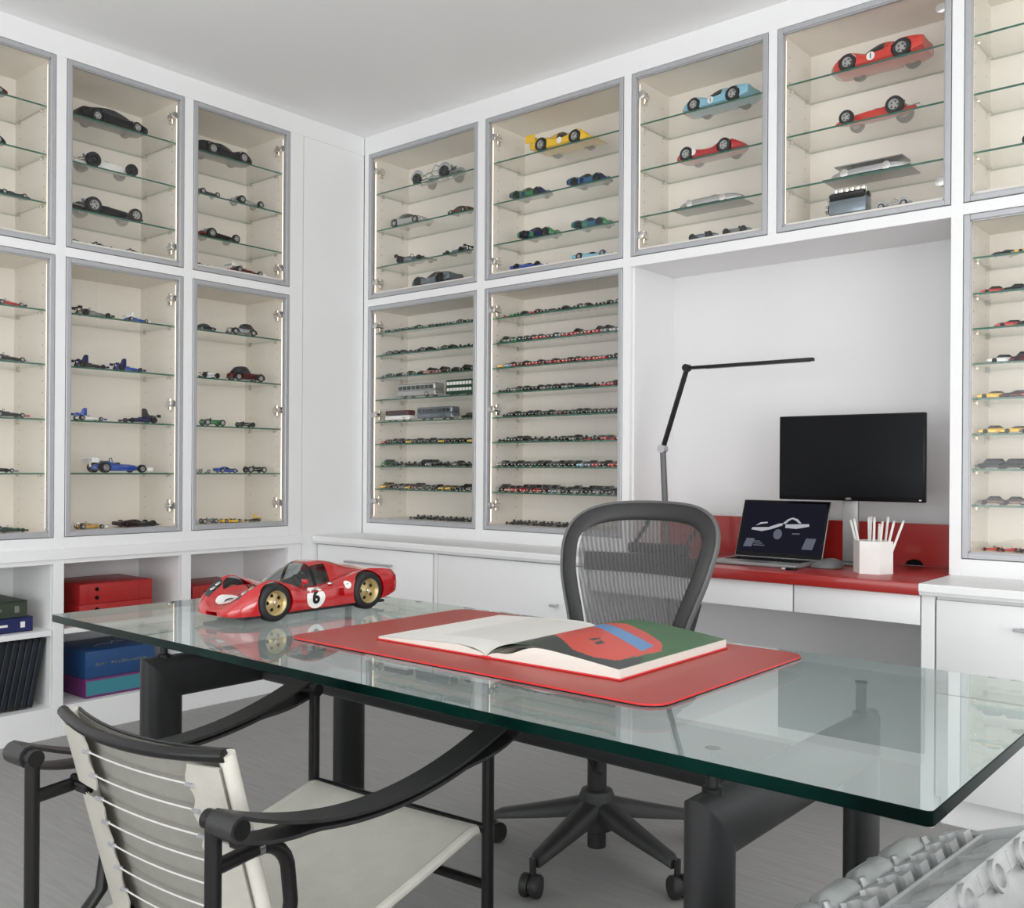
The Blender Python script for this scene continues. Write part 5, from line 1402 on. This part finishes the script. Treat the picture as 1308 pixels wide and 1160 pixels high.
# ------------------------------------------------------------------ things on the built-in desk
# monitor
mo = thing('monitor', 'black flat monitor on a grey stand above the pen holder', 'monitor', (-1.365, 3.62, ZCT))
yM = 3.55; x0, x1, z0, z1 = -1.634, -1.086, 1.014, 1.336
wmb(mo).rbox(x0, x1, yM, yM + .022, z0, z1, .004, 2).build('casing', 'bezel_black', mo)
wmb(mo).box(x0 + .007, x1 - .007, yM - .0008, yM + .001, z0 + .016, z1 - .007).build('screen', 'screen_black', mo, 0)
m = wmb(mo); m.prism([(-1.36 + .012 * math.cos(a), z0 + .008 + .005 * math.sin(a)) for a in [2 * math.pi * k / 16 for k in range(16)]], yM - .0014, yM, axis='y'); m.build('badge', 'plastic_midgrey', mo, 0)
wmb(mo).box(x1 - .02, x1 - .012, yM - .0012, yM + .001, z0 + .006, z0 + .010).build('power_light', 'paint_white', mo, 0)
m = wmb(mo); m.rbox(-1.40, -1.33, yM + .022, yM + .05, 1.05, 1.16, .006, 2); m.rbox(-1.395, -1.335, yM + .03, yM + .048, ZCT + .012, 1.10, .006, 2); m.build('stand', 'laptop_grey', mo)
m = wmb(mo); m.rbox(-1.42, -1.31, yM - .008, yM + .15, ZCT, ZCT + .012, .004, 2); m.build('stand_base', 'plastic_midgrey', mo)
# laptop
la = thing('laptop', 'open silver laptop showing a white car on its dark screen', 'laptop', (-1.627, 3.40, ZCT), R(0))
W_ = .36
MB().rbox(-W_ / 2, W_ / 2, -.115, .125, .001, .014, .004, 2).build('base', 'laptop_grey', la)
for r_ in range(5):
    m = MB()
    for c_ in range(13):
        xx = -W_ / 2 + .03 + c_ * .0235; yy = .085 - r_ * .021
        m.rbox(xx, xx + .019, yy - .016, yy, .0138, .0155, .0015, 1)
    m.build('key_row', 'bezel_black', la)
MB().box(-.055, .055, -.10, -.035, .0139, .0145).build('trackpad', 'plastic_midgrey', la, 0)
Ms = Matrix.Translation((0, .120, .014)) @ Matrix.Rotation(R(-21), 4, 'X')
m = MB(); m.M = Ms; m.rbox(-W_ / 2, W_ / 2, 0, .006, 0, .238, .003, 2); lid = m.build('lid', 'laptop_grey', la)
m = MB(); m.M = Ms; m.box(-W_ / 2 + .003, W_ / 2 - .003, -.0006, .0005, .003, .235); m.build('bezel', 'bezel_black', lid, 0)
emis('lap_screen', rgb(30, 30, 42), 0.9); emis('lap_white', rgb(196, 198, 206), 0.75); emis('lap_grey', rgb(112, 116, 128), 0.7)
m = MB(); m.M = Ms; m.box(-W_ / 2 + .013, W_ / 2 - .013, -.0010, -.0005, .020, .225); m.build('screen', 'lap_screen', lid, 0)
m = MB(); m.M = Ms
def flat(pts, y): m.add([(p[0], y, p[1]) for p in pts], [tuple(range(len(pts)))])
def sp(zx, zy): return ((zx - 600) / 900 * .334, .225 - (zy - 100) / 490 * .205)
for strip_ in ([(258, 372), (268, 350), (450, 342), (560, 303), (602, 298), (602, 320), (480, 362), (380, 384)], [(636, 308), (890, 296), (896, 320), (760, 347), (636, 342)],
               [(600, 300), (650, 258), (700, 238), (760, 252), (806, 292), (780, 294), (740, 268), (700, 254), (664, 274), (632, 306)], [(300, 332), (350, 298), (430, 290), (432, 302), (360, 314)]):
    flat([sp(*q) for q in strip_], -.0013)
o = m.build('car_picture', 'lap_white', lid, 0, recalc=False); o['kind'] = 'stuff'
m = MB(); m.M = Ms
flat([(-.013 + .018 * math.cos(a), .096 + .021 * math.sin(a)) for a in [2 * math.pi * k / 16 for k in range(16)]], -.0016)
m.build('wheel_picture', 'lap_grey', lid, 0, recalc=False); m = MB(); m.M = Ms
flat([(.045, .098), (.076, .099), (.077, .104), (.046, .103)], -.0016)
m.build('text_panel', 'lap_grey', lid, 0, recalc=False); m = MB(); m.M = Ms
flat([(-.150, .040), (-.115, .040), (-.105, .075), (-.140, .075)], -.0013)
m.build('text_panel', 'lap_grey', lid, 0, recalc=False); m = MB(); m.M = Ms
flat([(.092, .040), (.135, .040), (.145, .085), (.105, .085)], -.0013)
m.build('text_panel', 'lap_grey', lid, 0, recalc=False); m = MB(); m.M = Ms
for k in range(3): flat([(-.108, .046 + .008 * k), (-.06 - .01 * k, .046 + .008 * k), (-.06 - .01 * k, .050 + .008 * k), (-.108, .050 + .008 * k)], -.0013)
o = m.build('text_lines', 'lap_grey', lid, 0, recalc=False); o['kind'] = 'stuff'
# mouse
ms = thing('computer_mouse', 'grey computer mouse beside the laptop on the red desk', 'mouse', (-1.385, 3.415, ZCT), R(30))
m = MB(); m.grid(16, 10, lambda u, v: (.058 * math.cos(math.pi * v) , .034 * math.sin(math.pi * v) * math.cos(math.pi * u), .002 + .034 * math.sin(math.pi * v) ** .8 * math.sin(math.pi * u) * (1 + .25 * math.cos(math.pi * v))))
m.build('mouse_shell', 'plastic_midgrey', ms, 60)
MB().rbox(.018, .040, -.003, .003, .025, .034, .002, 2).build('scroll_wheel', 'plastic_dark', ms)
# a small flash drive between laptop and mouse
fd = thing('flash_drive', 'small black and white flash drive in front of the mouse', 'flash drive', (-1.455, 3.262, ZCT), R(12))
MB().rbox(-.018, .022, -.008, .008, 0, .008, .002, 2).build('drive_body', 'bezel_black', fd)
MB().rbox(-.032, -.018, -.006, .006, .001, .007, .0015, 1).build('plug', 'wire_white', fd)
# hexagonal pen pot
pc = thing('pen_holder', 'white hexagonal pen holder on the red desk', 'pen holder', (-1.205, 3.375, ZCT), R(8))
hexp = [(.066 * math.cos(R(60 * k)), .066 * math.sin(R(60 * k))) for k in range(6)]; hexi = [(p[0] * .93, p[1] * .93) for p in hexp]
m = MB(); n = 6
vs = [(p[0], p[1], 0) for p in hexp] + [(p[0], p[1], .112) for p in hexp] + [(p[0], p[1], .112) for p in hexi] + [(p[0], p[1], .006) for p in hexi]
fs = [(0, 1, 2, 3, 4, 5), (18, 19, 20, 21, 22, 23)]
for q in range(3): fs += [(q * 6 + i, q * 6 + (i + 1) % 6, (q + 1) * 6 + (i + 1) % 6, (q + 1) * 6 + i) for i in range(6)]
m.add(vs, fs); m.build('pot', 'paint_white', pc, 20)
rp = random.Random(5)
pen_spec = [(-.048, .010, -16, 4), (-.035, -.01, -10, -4), (-.022, .02, -3, 5), (-.012, -.015, 2, 0), (-.002, .022, -2, 4), (.006, -.02, 3, -4), (.016, .01, 1, 3), (.024, -.012, 6, -2), (.032, .018, 5, 4), (.040, -.004, 13, 0), (.047, .006, 19, 3)]
PLAB = ['leftmost, most tilted white pencil in the white pot', 'second white pencil from the left in the white pot', 'third white pencil from the left in the white pot', 'fourth white pencil from the left in the white pot',
        'fifth white pencil from the left in the white pot', 'middle white pencil in the white pot', 'seventh white pencil from the left in the white pot', 'fourth white pencil from the right in the white pot',
        'third white pencil from the right in the white pot', 'second white pencil from the right in the white pot', 'rightmost, outward leaning white pencil in the white pot']
for k, (px_, py_, tx, ty_) in enumerate(pen_spec):
    pe = thing('pencil', PLAB[k], 'pencil', (-1.205 + px_ * .8, 3.375 + py_ * .8, ZCT + .0075), 0, 'white pencils in the pen holder')
    pe.rotation_euler = (R(-ty_), R(tx), 0)
    ln = .165 + rp.uniform(-.012, .015); r_ = .0042
    m = MB(); m.cyl((0, 0, 0), (0, 0, ln), r_, 6); m.build('shaft', 'paint_white', pe)
    m = MB(); m.cyl((0, 0, ln), (0, 0, ln + .010), r_, 10, r1=r_ * .9); m.build('eraser', 'wire_white', pe)
# desk lamp
dl = thing('desk_lamp', 'slim black jointed desk lamp standing in the white niche', 'lamp', (-2.075, 3.45, ZCT))
m = wmb(dl); m.lathe([(.085, ZCT), (.085, ZCT + .010), (.08, ZCT + .014), (0, ZCT + .014)], 32, Matrix.Translation((-2.075, 3.45, 0))); m.build('base', 'black_frame', dl)
m = wmb(dl); m.tube([(-2.075, 3.45, ZCT + .012), (-2.098, 3.45, 1.20)], .0125, 14); m.build('lower_arm', 'plastic_midgrey', dl)
m = wmb(dl); m.lathe([(0, -.016), (.017, -.016), (.017, .016), (0, .016)], 18, Matrix.Translation((-2.099, 3.45, 1.212)) @ Matrix.Rotation(R(90), 4, 'X')); m.build('joint', 'aluminium', dl)
m = wmb(dl)
for dy in (-.008, .008): m.tube([(-2.099, 3.45 + dy, 1.212), (-1.988, 3.45 + dy, 1.536)], .0065, 10)
m.build('upper_arm', 'black_frame', dl)
m = wmb(dl); m.lathe([(0, -.015), (.015, -.015), (.015, .015), (0, .015)], 18, Matrix.Translation((-1.988, 3.45, 1.540)) @ Matrix.Rotation(R(90), 4, 'X')); m.build('joint', 'black_frame', dl)
m = wmb(dl); m.rbox(-1.99, -1.455, 3.437, 3.463, 1.532, 1.545, .003, 2); m.build('light_bar', 'black_frame', dl)
m = wmb(dl); m.box(-1.90, -1.47, 3.441, 3.459, 1.5305, 1.532); m.build('diffuser', 'plastic_midgrey', dl, 0)

# ------------------------------------------------------------------ boxes and books in the open base shelves
def lw(s, d, z): return (XL - d, s, z)
ZS, ZF = 0.4475, 0.1275
def slip_box(s0, s1, d0, d1, z0, z1, cols, label, cat, group=None, name='storage_box', extra=None):
    E = thing(name, label, cat, lw((s0 + s1) / 2, (d0 + d1) / 2, z0), R(90), group)
    hw, hd = (s1 - s0) / 2, (d1 - d0) / 2
    extra(E, hw, hd, z1 - z0, cols)
    return E
mat('box_red', rgb(168, 32, 32), 0.4, var=0.06, scale=9); mat('box_blue', rgb(30, 72, 122), 0.45, var=0.06, scale=9); mat('box_teal', rgb(60, 134, 148), 0.45, var=0.06)
mat('box_purple', rgb(108, 44, 104), 0.45); mat('book_green', rgb(52, 62, 46), 0.5, var=0.1); mat('book_navy', rgb(26, 34, 88), 0.45, var=0.1); mat('book_cloth_black', rgb(22, 24, 28), 0.55, var=0.3, scale=20)
mat('binder_blue', rgb(48, 62, 84), 0.45, var=0.1)
def filebox(E, hw, hd, h, cols):
    MB().rbox(-hw, hw, -hd, hd, 0, h, .003, 2).build('case', cols[0], E)
    m = MB()
    for z in (h * .30, h * .72): m.lathe([(.006, 0), (.009, 0), (.009, .002), (.006, .002)], 14, Matrix.Translation((-hw * .55, -hd - .0005, z)) @ Matrix.Rotation(R(90), 4, 'X'))
    m.build('finger_ring', 'bezel_black', E)
    m = MB(); m.box(-hw * .78, -hw * .775, -hd - .0008, -hd, 0.004, h - .004); m.box(hw * .62, hw * .625, -hd - .0008, -hd, 0.004, h - .004); m.build('seam', 'paint_maroon', E, 0)
slip_box(1.952, 2.285, .035, .34, ZS, ZS + .085, ['box_red'], 'lower of two red file boxes stacked behind the desk corner', 'box', 'red file boxes', extra=filebox)
slip_box(1.952, 2.285, .035, .34, ZS + .0855, ZS + .172, ['box_red'], 'upper of two red file boxes with a black finger ring', 'box', 'red file boxes', extra=filebox)
slip_box(2.49, 2.80, .04, .32, ZS, ZS + .118, ['box_red'], 'red file box seen just behind the red model car', 'box', 'red file boxes', extra=filebox)
def titled(txts):
    def f(E, hw, hd, h, cols):
        MB().rbox(-hw, hw, -hd, hd, 0, h, .003, 2).build('case', cols[0], E)
        if len(cols) > 1: MB().rbox(-hw + .004, hw + .0006, -hd - .0008, -hd + .01, h * .12, h * .88, .001, 1).build('spine_panel', cols[1], E)
        if txts[0]:
            m = MB(); rq = random.Random(11)
            for (xa, xb) in ((-.115, -.075), (-.045, .115)):
                xx = xa
                while xx < xb:                       # worn, unreadable silver print
                    wq = rq.uniform(.006, .012); hq = rq.uniform(.009, .014)
                    m.box(xx, xx + wq, -hd - .0008, -hd, h * .45, h * .45 + hq); xx += wq + .0035
            o = m.build('print', 'paint_steel', E, 0); o['kind'] = 'stuff'
        if txts[1]:
            m = MB(); m.tube([(-.07, -.05, h + .001), (-.03, -.01, h + .001), (.02, -.03, h + .001), (.05, .02, h + .001), (.09, .0, h + .001)], .004, 6, flat=(.15, 1, (0, 0, 1))); m.build('emblem', 'paint_steel', E)
    return f
slip_box(1.982, 2.300, .04, .35, ZF, ZF + .082, ['box_purple', 'box_teal'], 'purple and teal slipcase under the blue box', 'box', extra=titled((False, False)), name='slipcase')
slip_box(1.982, 2.300, .04, .35, ZF + .0825, ZF + .20, ['box_blue'], 'blue presentation box with silver lettering on the lowest shelf', 'box', extra=titled((True, True)), name='presentation_box')
def bookf(E, hw, hd, h, cols):
    m = MB(); m.rbox(-hw, hw, -hd, hd, 0, .004, .001, 1); m.rbox(-hw, hw, -hd, hd, h - .004, h, .001, 1); m.rbox(-hw, hw, -hd, -hd + .005, 0, h, .0015, 1); m.build('cover', cols[0], E)
    MB().box(-hw + .004, hw - .004, -hd + .006, hd - .005, .004, h - .004).build('page_block', 'paper_block', E, 0)
    m = MB(); m.box(hw - .05, hw - .032, -hd - .0006, -hd, h * .3, h * .7); m.box(-.09, hw - .10, -hd - .0006, -hd, h * .42, h * .58); m.build('spine_print', 'paint_white' if cols[0] == 'book_navy' else 'paint_grey', E, 0)
slip_box(1.42, 1.765, .05, .34, ZS, ZS + .060, ['book_navy'], 'navy blue hardback lying under a green one', 'book', extra=bookf, name='hardback_book')
slip_box(1.42, 1.742, .05, .33, ZS + .0605, ZS + .128, ['book_green'], 'dark green hardback lying on a navy one', 'book', extra=bookf, name='hardback_book')
BL = ['rightmost leaning dark binder in the open base shelf'] + ['%s leaning dark binder from the right in the open base shelf' % ORD[k] for k in range(1, 12)]
for k in range(12):
    s0 = 1.764 - k * .0265
    E = thing('binder', BL[k], 'binder', lw(s0, .05, ZF), R(90), 'leaning dark binders')
    # leans towards the viewer's right: rotate about the depth axis
    E.rotation_euler = (0, R(11), R(90))
    c_ = 'book_cloth_black'
    MB().rbox(-.024, 0, 0, .25, 0.004, .285, .002, 2).build('cover', c_, E)
    MB().box(-.0205, -.0035, .004, .246, .280, .2865).build('page_block', 'binder_blue', E, 0)
    MB().box(-.0225, -.0185, -.0006, .0, .02, .275).build('spine_stripe', 'binder_blue', E, 0)

# ------------------------------------------------------------------ cast engine block beside the desk
EN = thing('engine_block', 'bare cast aluminium engine block standing on the floor beside the desk end', 'engine block', (-0.30, 1.33, 0), R(-4.5))
# local: x to the right, y along the crank axis
y0, y1 = -.34, .40
ZE = .50
m = MB(); m.prism([(-.255, .385), (-.20, .18), (-.12, .10), (.12, .10), (.20, .18), (.255, .385), (.16, .405), (.0, .31), (-.16, .405)], y0, y1, axis='y'); m.build('crankcase', 'cast_aluminium', EN)
m = MB(); m.rbox(-.14, .14, y0 + .03, y1 - .03, 0, .105, .02, 2); m.build('sump', 'cast_aluminium', EN)
for sx in (-1, 1):
    m = MB(); bankM = Matrix.Translation((sx * .185, 0, .462)) @ Matrix.Rotation(R(sx * 22), 4, 'Y')
    m.M = bankM
    m.rbox(-.115, .115, y0, y1, -.10, .022, .008, 2)
    bank = m.build('cylinder_head', 'cast_aluminium', EN)
    # rails that stand proud along the head
    m = MB(); m.M = bankM
    for xr in (-.115, -.035, .035, .108): m.rbox(xr, xr + .009, y0, y1, .018, .052, .003, 1)
    m.rbox(-.115, .117, y1 - .012, y1, .0, .055, .004, 1); m.rbox(-.115, .117, y0, y0 + .012, .0, .055, .004, 1)
    m.build('rail', 'cast_aluminium', bank)
    npit = 6; pitch = (y1 - y0 - .03) / npit
    for k in range(npit):
        yc_ = y0 + .015 + pitch * (k + .5)
        m = MB(); m.M = bankM                      # cam housing: round barrel between bearing caps
        xo = sx * .076
        m.tube([(xo, yc_ - pitch * .40, .036), (xo, yc_ - pitch * .34, .040), (xo, yc_ + pitch * .26, .040), (xo, yc_ + pitch * .30, .038)], [.024, .0285, .0285, .026], 22)
        m.build('cam_barrel', 'cast_aluminium', bank, 40)
        m = MB(); m.M = bankM; yb = yc_ + pitch * .44
        m.rbox(xo - .030, xo + .030, yb - .012, yb + .012, .02, .046, .006, 2)
        m.tube([(xo, yb - .015, .040), (xo, yb + .015, .040)], .019, 18)
        for q in (-1, 1): m.lathe([(.0095, .04), (.0095, .052), (.006, .056), (.006, .062), (0, .062)], 10, Matrix.Translation((xo + q * .021, yb, 0)))
        m.build('bearing_cap', 'cast_aluminium', bank, 40)
        m = MB(); m.M = bankM; xi = -sx * .012     # tappet wells: blocks with a round recess towards the viewer
        for dy in (-.25, .25):
            yy = yc_ + pitch * dy
            arc = [(xi + .0125 * math.cos(a), yy - .014 + .0125 * math.sin(a)) for a in [math.pi * k / 8 for k in range(9)]]
            m.prism([(xi + .021, yy - .015)] + arc[:1] + arc[1:-1] + arc[-1:] + [(xi - .021, yy - .015), (xi - .021, yy + .013), (xi + .021, yy + .013)], .015, .066)
            m.prism([(xi - .021, yy + .012), (xi - .045, yy + .012), (xi - .021, yy - .012)], .015, .050)
        m.rbox(xi - .034, xi + .034, yc_ - pitch * .04, yc_ + pitch * .04, .015, .036, .006, 1)
        m.build('tappet_well', 'cast_aluminium', bank, 40)
        m = MB(); m.M = bankM @ Matrix.Translation((-sx * .072, yc_, .018))   # ports run down into the valley
        m.tube([(sx * .030, 0, .012), (-sx * .01, 0, .016), (-sx * .048, 0, .010)], [.010, .019, .023], 14)
        m.lathe([(.024, 0), (.024, .006), (.017, .006), (.016, -.012), (0, -.012)], 16, Matrix.Translation((-sx * .048, 0, .010)) @ Matrix.Rotation(R(-sx * 90), 4, 'Y'))
        m.build('intake_port', 'cast_aluminium', bank, 40)
        m = MB(); m.M = bankM
        m.prism([(-sx * .118, yc_ - pitch * .46), (-sx * .118, yc_ - pitch * .38), (-sx * .035, yc_ - pitch * .44), (-sx * .035, yc_ - pitch * .5)], .02, .046)
        m.build('web', 'cast_aluminium', bank, 40); m = MB(); m.M = bankM
        m.prism([(sx * .112, yc_ - pitch * .10), (sx * .112, yc_ - pitch * .02), (sx * .04, yc_ + pitch * .04), (sx * .04, yc_ - pitch * .04)], .018, .034)
        m.build('web', 'cast_aluminium', bank, 40)
for sx in (-1, 1):
    for y in (y0 + .08, y1 - .08):
        m = MB(); m.rbox(sx * .20 - .02, sx * .20 + .02, y - .02, y + .02, 0, .20, .004, 1); m.build('stand_foot', 'black_frame', EN)
